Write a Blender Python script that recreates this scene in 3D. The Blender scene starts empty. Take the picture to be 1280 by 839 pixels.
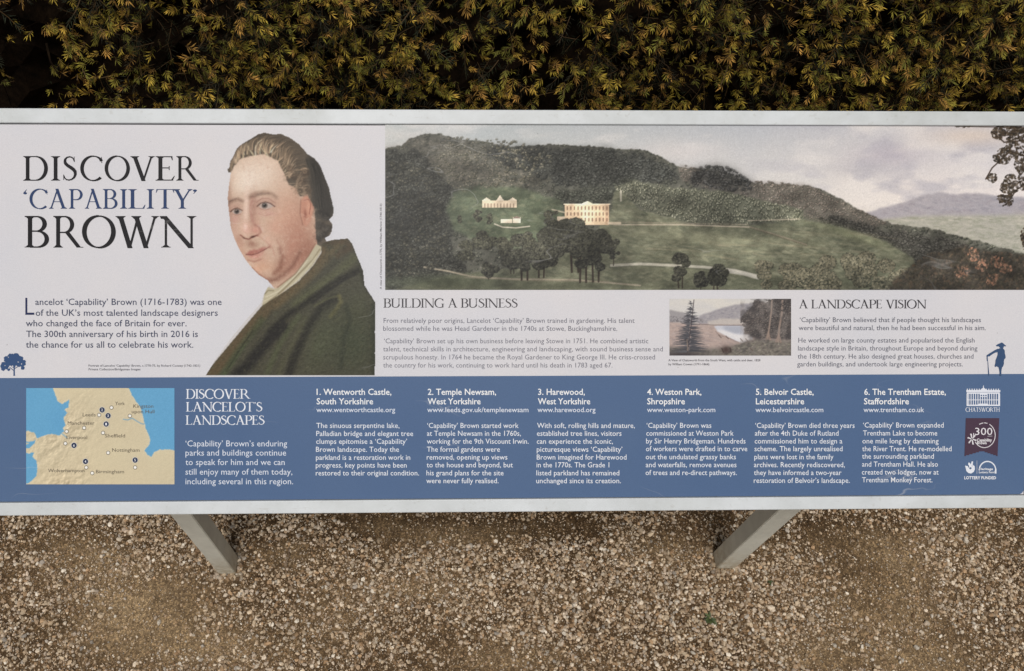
import bpy, bmesh, math, random
import numpy as np
from mathutils import Vector, Matrix

SC = bpy.context.scene
COL = SC.collection
random.seed(7)
# ---------------------------------------------------------------- camera
# metres; x runs along the board, y away from the viewer, z up. The camera stands at eye height over the gravel.
F, CX, CY = 950.0, 558.0, 419.5                 # focal length and optical centre of the (cropped) photograph, width 1280
EYE = 1.62; DIST = 0.95
def _n(v): v = np.array(v, float); return v/np.linalg.norm(v)
_G = _n((540-CX, 1042-CY, F)); _X = np.array((46500-CX, 281-CY, F)); _X = _n(_X-_X.dot(_G)*_G)
_Z = -_G; _Y = np.cross(_Z, _X)                   # world axes seen from the camera (x right, y down, z forward)
def ray(px, py):
    d = np.array((px-CX, py-CY, F)); return np.array((d@_X, d@_Y, d@_Z))
cam_d = bpy.data.cameras.new('camera'); cam = bpy.data.objects.new('camera', cam_d); COL.objects.link(cam)
right = np.array((_X[0], _Y[0], _Z[0])); down = np.array((_X[1], _Y[1], _Z[1])); fwd = np.array((_X[2], _Y[2], _Z[2]))
cam.matrix_world = Matrix([[right[i], -down[i], -fwd[i], (0, 0, EYE)[i]] for i in range(3)]+[[0, 0, 0, 1]])
cam_d.sensor_width = 36; cam_d.lens = F/1280*36
cam_d.shift_x = (640-CX)/1280; cam_d.shift_y = 0
cam_d.clip_start = .02; cam_d.clip_end = 600
SC.camera = cam
# ---------------------------------------------------------------- light: bright overcast
SUN_EL, SUN_AZ = math.radians(69), math.radians(184)   # azimuth measured from +y, clockwise: behind the viewer, a little left
w = bpy.data.worlds.new('World'); SC.world = w; w.use_nodes = True
wn = w.node_tree; bg = wn.nodes['Background']
sky = wn.nodes.new('ShaderNodeTexSky'); sky.sky_type = 'NISHITA'; sky.sun_disc = False
sky.sun_elevation = SUN_EL; sky.sun_rotation = SUN_AZ; sky.air_density = 1.0; sky.dust_density = 3.0
hs = wn.nodes.new('ShaderNodeHueSaturation'); hs.inputs['Saturation'].default_value = .16
wn.links.new(sky.outputs[0], hs.inputs['Color']); wn.links.new(hs.outputs[0], bg.inputs['Color'])
bg.inputs['Strength'].default_value = .068
sd = bpy.data.lights.new('sun', 'SUN'); sd.energy = 1.9; sd.angle = math.radians(19); sd.color = (1, .955, .9)
so = bpy.data.objects.new('sun', sd); COL.objects.link(so)
sdir = Vector((math.sin(SUN_AZ)*math.cos(SUN_EL), math.cos(SUN_AZ)*math.cos(SUN_EL), math.sin(SUN_EL)))
so.rotation_euler = sdir.to_track_quat('Z', 'Y').to_euler(); so.location = (0, 0, 6)
vs = SC.view_settings; vs.view_transform = 'Standard'; vs.look = 'None'; vs.exposure = 0.1; vs.gamma = 1.0; vs.use_curve_mapping = False
SC.render.film_transparent = False

# ---------------------------------------------------------------- helpers
def lin(c):
    c = np.asarray(c, float)/255.0
    return np.where(c <= .04045, c/12.92, ((c+.055)/1.055)**2.4)
PRINT_K = .97                                     # print reflectance per unit of photographed brightness
def ink(c): return np.clip(lin(np.clip(c, 0, 255))*PRINT_K, 0, .86)

def mesh_from(name, V, Fc, cols=None, mat=None, smooth=False):
    """V (n,3), Fc (m,3 or 4) arrays; cols per vertex (n,3|4)"""
    V = np.asarray(V, np.float32); Fc = np.asarray(Fc, np.int32); k = Fc.shape[1]
    me = bpy.data.meshes.new(name); me.vertices.add(len(V)); me.vertices.foreach_set('co', V.ravel())
    me.loops.add(Fc.size); me.loops.foreach_set('vertex_index', Fc.ravel())
    me.polygons.add(len(Fc)); me.polygons.foreach_set('loop_start', np.arange(0, Fc.size, k, dtype=np.int32))
    me.polygons.foreach_set('use_smooth', np.full(len(Fc), smooth))
    if cols is not None:
        cols = np.asarray(cols, np.float32)
        if cols.shape[1] == 3: cols = np.hstack([cols, np.ones((len(cols), 1), np.float32)])
        at = me.color_attributes.new('Col', 'FLOAT_COLOR', 'POINT'); at.data.foreach_set('color', cols.ravel())
    me.update(); me.validate()
    if mat: me.materials.append(mat)
    return me
def obj(name, me, parent=None, loc=None):
    o = bpy.data.objects.new(name, me); COL.objects.link(o)
    if parent: o.parent = parent
    if loc is not None: o.location = loc
    return o
def tag(o, label=None, cat=None, group=None, kind=None):
    for k, v in (('label', label), ('category', cat), ('group', group), ('kind', kind)):
        if v: o[k] = v
    return o
class NT:
    def __init__(s, name):
        s.m = bpy.data.materials.new(name); s.m.use_nodes = True; s.t = s.m.node_tree; s.b = s.t.nodes['Principled BSDF']
    def n(s, typ, **kw):
        x = s.t.nodes.new(typ)
        for k, v in kw.items():
            if k.startswith('i_'): x.inputs[int(k[2:]) if k[2:].isdigit() else k[2:].replace('_', ' ')].default_value = v
            else: setattr(x, k, v)
        return x
    def l(s, a, b): s.t.links.new(a, b)
    def noise(s, scale, detail=3, rough=.5, src=None, dist=0):
        x = s.n('ShaderNodeTexNoise'); x.inputs['Scale'].default_value = scale; x.inputs['Detail'].default_value = detail
        x.inputs['Roughness'].default_value = rough; x.inputs['Distortion'].default_value = dist
        if src: s.l(src, x.inputs['Vector'])
        return x.outputs['Fac']
    def ramp(s, fac, stops):
        r = s.n('ShaderNodeValToRGB'); e = r.color_ramp.elements
        while len(e) < len(stops): e.new(.5)
        for q, (p, c) in zip(e, stops):
            q.position = p; q.color = (*c, 1) if len(c) == 3 else c
        s.l(fac, r.inputs[0]); return r.outputs[0]
    def mix(s, fac, a, b, mode='MIX'):
        m = s.n('ShaderNodeMix', data_type='RGBA', blend_type=mode)
        for v, i in ((fac, 0), (a, 6), (b, 7)):
            if hasattr(v, 'is_linked'): s.l(v, m.inputs[i])
            else: m.inputs[i].default_value = v if i == 0 else (*v, 1)
        return m.outputs[2]
    def bump(s, h, st, dist=.001):
        b = s.n('ShaderNodeBump'); b.inputs['Strength'].default_value = st; b.inputs['Distance'].default_value = dist
        s.l(h, b.inputs['Height']); s.l(b.outputs[0], s.b.inputs['Normal'])
    def pos(s): return s.n('ShaderNodeNewGeometry').outputs['Position']

# board-print material: white laminate, ink colour from the print itself, weathering on top
def make_print():
    m = NT('board_print'); p = m.pos()
    a = m.n('ShaderNodeAttribute', attribute_name='Col')
    base = m.mix(a.outputs['Alpha'], (*ink((214, 213, 216)),), a.outputs['Color'])
    speck = m.noise(900, 2, .6, p); c = m.mix(1.0, base, m.ramp(speck, [(.3, (.93, .93, .94)), (.7, (1.05, 1.04, 1.04))]), 'MULTIPLY')
    big = m.noise(5, 4, .6, p); c = m.mix(1.0, c, m.ramp(big, [(.32, (.93, .945, .97)), (.68, (1.02, 1.0, .985))]), 'MULTIPLY'); c = m.mix(.008, c, (.7, .7, .7))
    # dried streaks and scuffs
    mp = m.n('ShaderNodeMapping'); mp.inputs['Rotation'].default_value = (0, .2, .7); mp.inputs['Scale'].default_value = (1, 3, 1); m.l(p, mp.inputs['Vector'])
    v = m.n('ShaderNodeTexNoise', noise_type='RIDGED_MULTIFRACTAL') if False else m.n('ShaderNodeTexNoise')
    v.inputs['Scale'].default_value = 7; v.inputs['Detail'].default_value = 3; v.inputs['Distortion'].default_value = .3; m.l(mp.outputs[0], v.inputs['Vector'])
    line = m.ramp(v.outputs['Fac'], [(.494, (0, 0, 0)), (.5, (1, 1, 1)), (.506, (0, 0, 0))])
    patch = m.ramp(m.noise(7, 2, .5, p), [(.58, (0, 0, 0)), (.72, (.26, .26, .26))])
    f = m.mix(1.0, line, patch, 'MULTIPLY'); c = m.mix(f, c, (.72, .71, .69))
    dots = m.n('ShaderNodeTexVoronoi'); dots.inputs['Scale'].default_value = 60; m.l(p, dots.inputs['Vector'])
    d = m.ramp(dots.outputs['Distance'], [(.025, (.55, .55, .55)), (.05, (0, 0, 0))])
    dm = m.ramp(m.noise(30, 1, .5, p), [(.56, (0, 0, 0)), (.6, (1, 1, 1))]); d = m.mix(1.0, d, dm, 'MULTIPLY')
    c = m.mix(d, c, (.10, .09, .08))
    m.l(c, m.b.inputs['Base Color'])
    m.l(m.ramp(big, [(.3, (.34,)*3), (.7, (.5,)*3)]), m.b.inputs['Roughness'])
    m.b.inputs['Specular IOR Level'].default_value = .10
    m.bump(m.noise(420, 2, .5, p), .12, .0006)
    return m.m
M_PRINT = make_print()
def make_metal(name, col, rough, grime=.5):
    m = NT(name); p = m.pos()
    n = m.noise(14, 5, .65, p); c = m.mix(1.0, col, m.ramp(n, [(.3, (.86, .86, .85)), (.65, (1.02, 1.02, 1.02))]), 'MULTIPLY')
    s = m.ramp(m.noise(160, 3, .6, p), [(.60, (0, 0, 0)), (.72, (grime,)*3)]); c = m.mix(s, c, (.36, .34, .30))
    mp = m.n('ShaderNodeMapping'); mp.inputs['Scale'].default_value = (30, 260, 260); mp.inputs['Rotation'].default_value = (0, 0, .03); m.l(p, mp.inputs['Vector'])
    sc = m.ramp(m.noise(1, 3, .6, mp.outputs[0]), [(.66, (0, 0, 0)), (.70, (.35, .35, .35))]); c = m.mix(sc, c, (.42, .41, .38))
    st = m.ramp(m.noise(3.5, 6, .7, p, 1.0), [(.45, (1, 1, 1)), (.75, (.80, .80, .76))]); c = m.mix(1.0, c, st, 'MULTIPLY')
    m.l(c, m.b.inputs['Base Color']); m.b.inputs['Roughness'].default_value = rough
    m.bump(m.noise(600, 2, .5, p), .15, .0004)
    return m.m
M_FRAME = make_metal('painted_frame', (.63, .66, .68), .5, .25)
def make_post():
    m = NT('painted_post'); p = m.pos(); z = m.n('ShaderNodeSeparateXYZ'); m.l(p, z.inputs[0])
    c = m.mix(1.0, (.68, .67, .59), m.ramp(m.noise(40, 4, .6, p), [(.3, (.88, .88, .87)), (.7, (1.04, 1.04, 1.03))]), 'MULTIPLY')
    splash = m.n('ShaderNodeMapRange'); splash.inputs['From Min'].default_value = .0; splash.inputs['From Max'].default_value = .13
    splash.inputs['To Min'].default_value = 1.0; splash.inputs['To Max'].default_value = 0; m.l(z.outputs['Z'], splash.inputs['Value'])
    mud = m.mix(1.0, splash.outputs[0], m.ramp(m.noise(90, 4, .7, p), [(.35, (.2, .2, .2)), (.65, (1, 1, 1))]), 'MULTIPLY')
    c = m.mix(mud, c, (.36, .29, .18)); m.l(c, m.b.inputs['Base Color']); m.b.inputs['Roughness'].default_value = .5
    m.bump(m.noise(300, 2, .5, p), .15, .0006)
    return m.m
M_POST = make_post()
def make_dark():
    m = NT('dark_tray'); m.b.inputs['Base Color'].default_value = (.03, .03, .032, 1); m.b.inputs['Roughness'].default_value = .6; return m.m
M_DARK = make_dark()
# ---------------------------------------------------------------- board plane and drawing on it
_P = _n((230-CX, 33000-CY, F)); P_w = np.array((_P@_X, _P@_Y, _P@_Z)); P_w[0] = 0; P_w /= np.linalg.norm(P_w)   # down the slope
X_w = np.array((1.0, 0, 0)); UP_w = -P_w; N_w = np.cross(X_w, UP_w)
O_w = np.array((0, 0, EYE))+fwd*DIST; O_w[0] = 0
BOARD_M = Matrix([[X_w[i], UP_w[i], N_w[i], O_w[i]] for i in range(3)]+[[0, 0, 0, 1]])
def pp(px, py):
    """a point of the print, given by its place in the photograph, in the board's own metres"""
    r = ray(px, py); c = np.array((0, 0, EYE)); t = ((O_w-c)@N_w)/(r@N_w); q = c+r*t-O_w
    return np.array((q@X_w, q@UP_w))
def pp_arr(X, Y):
    dx, dy = X-CX, Y-CY
    r = [dx*A[0]+dy*A[1]+F*A[2] for A in (_X, _Y, _Z)]
    c = np.array((0, 0, EYE)); den = r[0]*N_w[0]+r[1]*N_w[1]+r[2]*N_w[2]; t = ((O_w-c)@N_w)/den
    q = [c[i]+r[i]*t-O_w[i] for i in range(3)]
    return sum(q[i]*X_w[i] for i in range(3)), sum(q[i]*UP_w[i] for i in range(3))

def scan(polys, rows, y0=None, y1=None, holes=()):
    """union of polygons (minus holes) as thin horizontal strips: a flat, non-overlapping sheet"""
    ys = [p[1] for q in polys for p in q]; y0 = min(ys) if y0 is None else y0; y1 = max(ys) if y1 is None else y1
    out = []; h = (y1-y0)/rows
    def spans(q, y):
        xs = []; n = len(q)
        for i in range(n):
            (ax, ay), (bx, by) = q[i], q[(i+1) % n]
            if (ay > y) != (by > y): xs.append(ax+(y-ay)/(by-ay)*(bx-ax))
        xs.sort(); return [(xs[i], xs[i+1]) for i in range(0, len(xs)-1, 2)]
    for k in range(rows):
        y = y0+(k+.5)*h; I = sorted(s for q in polys for s in spans(q, y))
        if not I: continue
        U = [list(I[0])]
        for a, b in I[1:]:
            if a <= U[-1][1]: U[-1][1] = max(U[-1][1], b)
            else: U.append([a, b])
        cut = sorted(s for q in holes for s in spans(q, y))
        for ca, cb in cut:
            V = []
            for a, b in U:
                if cb <= a or ca >= b: V.append([a, b]); continue
                if a < ca: V.append([a, ca])
                if cb < b: V.append([cb, b])
            U = V
        out += [(a, b, y0+k*h, y0+(k+1)*h) for a, b in U if b > a]
    return out
def seg(p, q, w0, w1=None):
    w1 = w0 if w1 is None else w1; dx, dy = q[0]-p[0], q[1]-p[1]; L = math.hypot(dx, dy) or 1e-9; nx, ny = -dy/L/2, dx/L/2
    return [(p[0]+nx*w0, p[1]+ny*w0), (q[0]+nx*w1, q[1]+ny*w1), (q[0]-nx*w1, q[1]-ny*w1), (p[0]-nx*w0, p[1]-ny*w0)]
def disc(x, y, rx, ry=None, n=20): ry = ry or rx; return [(x+rx*math.cos(6.2832*i/n), y+ry*math.sin(6.2832*i/n)) for i in range(n)]
def arc(cx, cy, rx, ry, a0, a1, n=22): return [(cx+rx*math.cos(math.radians(a0+(a1-a0)*i/n)), cy+ry*math.sin(math.radians(a0+(a1-a0)*i/n))) for i in range(n+1)]
def pen(pts, w, r=None):
    """constant-width line with round joints"""
    o = [seg(a, b, w) for a, b in zip(pts, pts[1:])]; return o+[disc(x, y, w/2, n=10) for x, y in pts]
# roman inscriptional capitals, drawn with a broad nib: cap height 1
TH, TN, SF = .120, .043, .085
def nib(pts, T=TH, t=TN, tilt=-8):
    W = []
    for i in range(len(pts)):
        a, b = pts[max(0, i-1)], pts[min(len(pts)-1, i+1)]; th = math.atan2(b[1]-a[1], b[0]-a[0])-math.radians(tilt)
        W.append(t+(T-t)*abs(math.sin(th))**1.3)
    o = []
    for i in range(len(pts)-1): o.append(seg(pts[i], pts[i+1], W[i], W[i+1]))
    for i in range(1, len(pts)-1): o.append(disc(*pts[i], W[i]/2, n=8))
    return o
def foot(x, w, y=0, s=SF, h=.026):
    d = 1 if y < .5 else -1
    return [[(x-s, y), (x+w+s, y), (x+w+s, y+d*h), (x-s, y+d*h)], [(x-s*.75, y+d*h*.8), (x+w+s*.75, y+d*h*.8), (x+w, y+d*.085), (x, y+d*.085)]]
def stem(x, T=TH, y0=0, y1=1, a=True, b=True):
    o = [[(x, y0), (x+T, y0), (x+T, y1), (x, y1)]]
    if a: o += foot(x, T, 0)
    if b: o += foot(x, T, 1)
    return o
def diag(x0, y0, x1, y1, w): return [[(x0-w/2, y0), (x0+w/2, y0), (x1+w/2, y1), (x1-w/2, y1)]]
def beak(x, y, hgt, w=.03): return [[(x-w, y), (x, y), (x+.012, y-hgt), (x-.006, y-hgt)]]
S1 = SF
def glyphs():
    g = {}; T = TH; t = TN; x = S1
    g['I'] = (stem(x), T+2*S1)
    g['H'] = (stem(x)+stem(x+.55)+[[(x, .5), (x+.6, .5), (x+.6, .54), (x, .54)]], .55+T+2*S1)
    g['L'] = (stem(x)+[[(x, 0), (x+.46, 0), (x+.46, .035), (x, .035)], [(x+.40, .03), (x+.46, .03), (x+.50, .2), (x+.475, .2)]], x+.52)
    g['E'] = (stem(x, b=True)+[[(x, 0), (x+.44, 0), (x+.44, .035), (x, .035)], [(x+.38, .03), (x+.44, .03), (x+.49, .19), (x+.468, .19)], [(x, .965), (x+.42, .965), (x+.42, 1), (x, 1)],
              [(x+.37, .97), (x+.42, .97), (x+.43, .83), (x+.41, .83)], [(x, .50), (x+.33, .50), (x+.33, .535), (x, .535)], [(x+.31, .60), (x+.335, .60), (x+.335, .43), (x+.31, .43)]], x+.51)
    g['T'] = (stem(.3, b=False)+[[(.03, .965), (.3+T+.27, .965), (.3+T+.27, 1), (.03, 1)], [(.03, .97), (.085, .97), (.03, .82), (.01, .82)], [(.3+T+.215, .97), (.3+T+.27, .97), (.3+T+.29, .82), (.3+T+.27, .82)]], .6+T)
    def bowl(x, y0, y1, w): m = (y0+y1)/2; return nib([(x, y1-.018)]+[(x+w*.45+(w*.55)*math.cos(a), m+(y1-y0-.036)/2*math.sin(a)) for a in [math.radians(90-180*i/18) for i in range(19)]]+[(x, y0+.018)], T*1.05, t, -4)
    g['D'] = (stem(x)+bowl(x+T*.5, 0, 1, .66-T*.5), x+.72)
    g['P'] = (stem(x)+bowl(x+T*.5, .44, 1, .44), x+.52)
    g['B'] = (stem(x)+bowl(x+T*.5, .50, 1, .40)+bowl(x+T*.5, 0, .535, .46), x+.56)
    g['R'] = (stem(x)+bowl(x+T*.5, .46, 1, .42)+[[(x+.26, .48), (x+.39, .50), (x+.74, .02), (x+.74, 0), (x+.62, 0)]]+[[(x+.60, 0), (x+.82, 0), (x+.82, .022), (x+.66, .03)]], x+.74)
    g['O'] = (nib(arc(.44, .5, .385, .5, 90, 450, 40), T*1.08, t, -12), .88)
    def cg(end): return nib([(.74, .80), (.70, .88)]+arc(.45, .5, .39, .5, 55, end, 34), T*1.08, t, -10)
    g['C'] = (cg(312)+[[(.735, .72), (.76, .72), (.745, .97), (.725, .97)]], .78)
    g['G'] = (cg(300)+stem(.66, T*.92, 0, .42, False, False)+[[(.58, .40), (.86, .40), (.86, .425), (.58, .425)], [(.735, .72), (.76, .72), (.745, .97), (.725, .97)]], .86)
    s_ = [(.435, .80), (.40, .90), (.34, .955), (.26, .975), (.17, .95), (.105, .875), (.09, .78), (.12, .69), (.20, .61), (.30, .54), (.40, .46), (.465, .37), (.475, .25), (.43, .13), (.34, .05), (.24, .022), (.15, .04), (.09, .10), (.05, .20)]
    W = [t, t, t*1.1, t*1.2, T*.5, T*.7, T*.85, T, T*1.05, T*1.1, T*1.1, T, T*.85, T*.7, T*.5, t*1.2, t*1.1, t, t]
    S = [seg(s_[i], s_[i+1], W[i], W[i+1]) for i in range(len(s_)-1)]+[disc(*s_[i], W[i]/2, n=8) for i in range(len(s_))]
    g['S'] = (S+[[(.425, .76), (.45, .76), (.44, .98), (.42, .98)], [(.03, .25), (.055, .25), (.06, .02), (.035, .02)]], .54)
    g['A'] = (diag(.10, 0, .385, 1, t*1.5)+diag(.665, 0, .355, 1.02, T*1.12)+[[(.2, .345), (.56, .345), (.56, .38), (.2, .38)]]+foot(.085, t, 0, .08)+foot(.60, T*1.1, 0, .075), .80)
    g['V'] = (diag(.14, 1, .43, -.02, T*1.12)+diag(.685, 1, .42, -.02, t*1.5)+foot(.08, T*1.1, 1, .075)+foot(.665, t, 1, .08), .79)
    g['Y'] = (stem(.30, y1=.46, b=False)+diag(.13, 1, .36, .42, T*1.1)+diag(.65, 1, .38, .42, t*1.5)+foot(.07, T*1.1, 1, .07)+foot(.63, t, 1, .075), .74)
    g['W'] = (diag(.14, 1, .40, -.02, T*1.1)+diag(.62, 1, .39, -.02, t*1.5)+diag(.56, 1, .83, -.02, T*1.1)+diag(1.07, 1, .82, -.02, t*1.5)+foot(.08, T*1.1, 1, .07)+foot(.50, T*1.1, 1, .07)+foot(1.05, t, 1, .08), 1.17)
    g['N'] = (stem(.12, t*1.35, b=False)+stem(.74, t*1.35, a=False)+diag(.10, 1, .76, -.02, T*1.15)+foot(.03, .09, 1, .03), .88)
    g['U'] = (stem(.08, y0=.3, a=False)+stem(.66, t*1.35, y0=.3, a=False)+nib([(.08+T/2, .36), (.08+T/2, .24), (.17, .11), (.27, .035), (.39, .012), (.52, .04), (.62, .12), (.66+t*.67, .24), (.66+t*.67, .36)], T, t*1.2, -6), .86)
    q = disc(0, 0, .058, n=12)
    g["'"] = ([[(a+.1, b+.93) for a, b in q]]+[seg((.14, .94), (.06, .76), .05, .012)], .2)
    g['`'] = ([[(a+.09, b+.79) for a, b in q]]+[seg((.05, .79), (.14, .99), .05, .012)], .2)
    return g
GL = glyphs(); _gc = {}
def glyph(ch, rows):
    if (ch, rows) not in _gc: _gc[ch, rows] = scan(GL[ch][0], rows)
    return _gc[ch, rows]

class Sheet:
    """flat print made of coloured strips lying at one height over the panel"""
    def __init__(s): s.V = []; s.F = []; s.C = []
    def quad(s, pts, col, z=0):
        i = len(s.V); s.V += [(*pp(x, y), z) for x, y in pts]; s.C += [(*col, 1)]*4; s.F.append((i, i+1, i+2, i+3))
    def rects(s, R, col, f, z=0):
        for a, b, y0, y1 in R: s.quad([f(a, y0), f(b, y0), f(b, y1), f(a, y1)], col, z)
    def poly(s, polys, col, rows, holes=(), z=0): s.rects(scan(polys, rows, holes=holes), col, lambda x, y: (x, -y) if False else (x, y), z)
    def done(s, name, parent, z):
        F = np.array(s.F); V = np.array(s.V, float); V[:, 2] += z
        # faces must look out of the board
        a, b, c = V[F[:, 0]], V[F[:, 1]], V[F[:, 2]]; nz = np.cross(b-a, c-b)[:, 2]; F[nz < 0] = F[nz < 0][:, ::-1]
        return obj(name, mesh_from(name, V, F, s.C, M_PRINT), parent)
def serif_line(sh, text, xl, xr, yt, yb, col, rows, track=.0, boxes=None):
    """text between two places of the photograph; boxes gives each letter its own left and right edge"""
    cap = yb-yt
    if boxes:
        for ch, (a, b) in zip(text, boxes):
            R = glyph(ch, rows); mn = min(r[0] for r in R); mx = max(r[1] for r in R)
            sh.rects(R, col, lambda x, y: (a+(x-mn)/(mx-mn)*(b-a), yb-y*cap))
        return
    adv = [(GL[c][1] if c != ' ' else .30)+track for c in text]; tot = sum(adv)-track; k = (xr-xl)/tot; x0 = 0
    for i, ch in enumerate(text):
        if ch != ' ': sh.rects(glyph(ch, rows), col, lambda x, y: (xl+(x0+x)*k, yb-y*cap))
        x0 += adv[i]
_caps = {}
def sans_mesh(text, off):
    c = bpy.data.curves.new('lettering', 'FONT'); c.body = text; c.size = 1; c.resolution_u = 2; c.offset = off; c.fill_mode = 'FRONT'
    o = bpy.data.objects.new('lettering', c); me = o.to_mesh(); me.calc_loop_triangles()
    V = np.zeros(len(me.vertices)*3); me.vertices.foreach_get('co', V); V = V.reshape(-1, 3)[:, :2].copy()
    T = np.zeros(len(me.loop_triangles)*3, np.int32); me.loop_triangles.foreach_get('vertices', T); T = T.reshape(-1, 3).copy()
    o.to_mesh_clear(); bpy.data.objects.remove(o); bpy.data.curves.remove(c); return V, T
_h, _ = sans_mesh('H', 0); CAPH = _h[:, 1].max()
class Lettering:
    def __init__(s): s.V = []; s.F = []; s.C = []; s.n = 0
    def add(s, text, xl, xr, yb, cap, col, off=.0, yb2=None, up=None):
        V, T = sans_mesh(text, off); mn, mx = V[:, 0].min(), V[:, 0].max()
        x = (V[:, 0]-mn)/(mx-mn); y = V[:, 1]/CAPH*cap; yb2 = yb if yb2 is None else yb2
        if up: X = np.full_like(x, up[0])-y*-1*(-1); X = up[0]-y; Y = up[1]+(up[2]-up[1])*x
        else: X = xl+x*(xr-xl); Y = yb+(yb2-yb)*x-y
        u, v = pp_arr(X, Y); s.V.append(np.stack([u, v, np.zeros_like(u)], 1)); s.F.append(T+s.n); s.n += len(V); s.C.append(np.tile((*ink(col), 1), (len(V), 1)))
        return s
    def done(s, name, parent, z):
        V = np.vstack(s.V); V[:, 2] = z; F = np.vstack(s.F); a, b, c = V[F[:, 0]], V[F[:, 1]], V[F[:, 2]]
        nz = np.cross(b-a, c-b)[:, 2]; F[nz < 0] = F[nz < 0][:, ::-1]
        return obj(name, mesh_from(name, V, F, np.vstack(s.C), M_PRINT), parent)
def picture(name, P, parent, z):
    X, Y = P.X, P.Y; u, v = pp_arr(X, Y); V = np.stack([u.ravel(), v.ravel(), np.full(u.size, z)], 1)
    h, w = X.shape; i = np.arange(h*w).reshape(h, w)
    F = np.stack([i[1:, :-1].ravel(), i[1:, 1:].ravel(), i[:-1, 1:].ravel(), i[:-1, :-1].ravel()], 1)
    C = np.concatenate([ink(P.im), P.al[..., None]], 2).reshape(-1, 4)
    if P.al.min() < 1:                                     # cut-out: leave the empty paper away
        a = blur((P.al > .02).astype(float), .8).ravel(); F = F[(a[F] > .02).any(1)]
        used = np.unique(F); remap = np.zeros(len(V), int); remap[used] = np.arange(len(used)); V = V[used]; C = C[used]; F = remap[F]
    return obj(name, mesh_from(name, V, F, C, M_PRINT), parent)
# ---------------------------------------------------------------- picture painter (flat print, computed stroke by stroke)
def blur(a, s):
    if s <= 0: return a
    r = max(1, int(s*3)); k = np.exp(-0.5*(np.arange(-r, r+1)/s)**2); k /= k.sum()
    for ax in (0, 1):
        p = np.pad(a, [(r, r) if i == ax else (0, 0) for i in range(a.ndim)], mode='edge')
        o = np.zeros_like(a); n = a.shape[ax]
        for i, w in enumerate(k):
            o += w*(p[i:i+n] if ax == 0 else p[:, i:i+n])
        a = o
    return a

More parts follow.
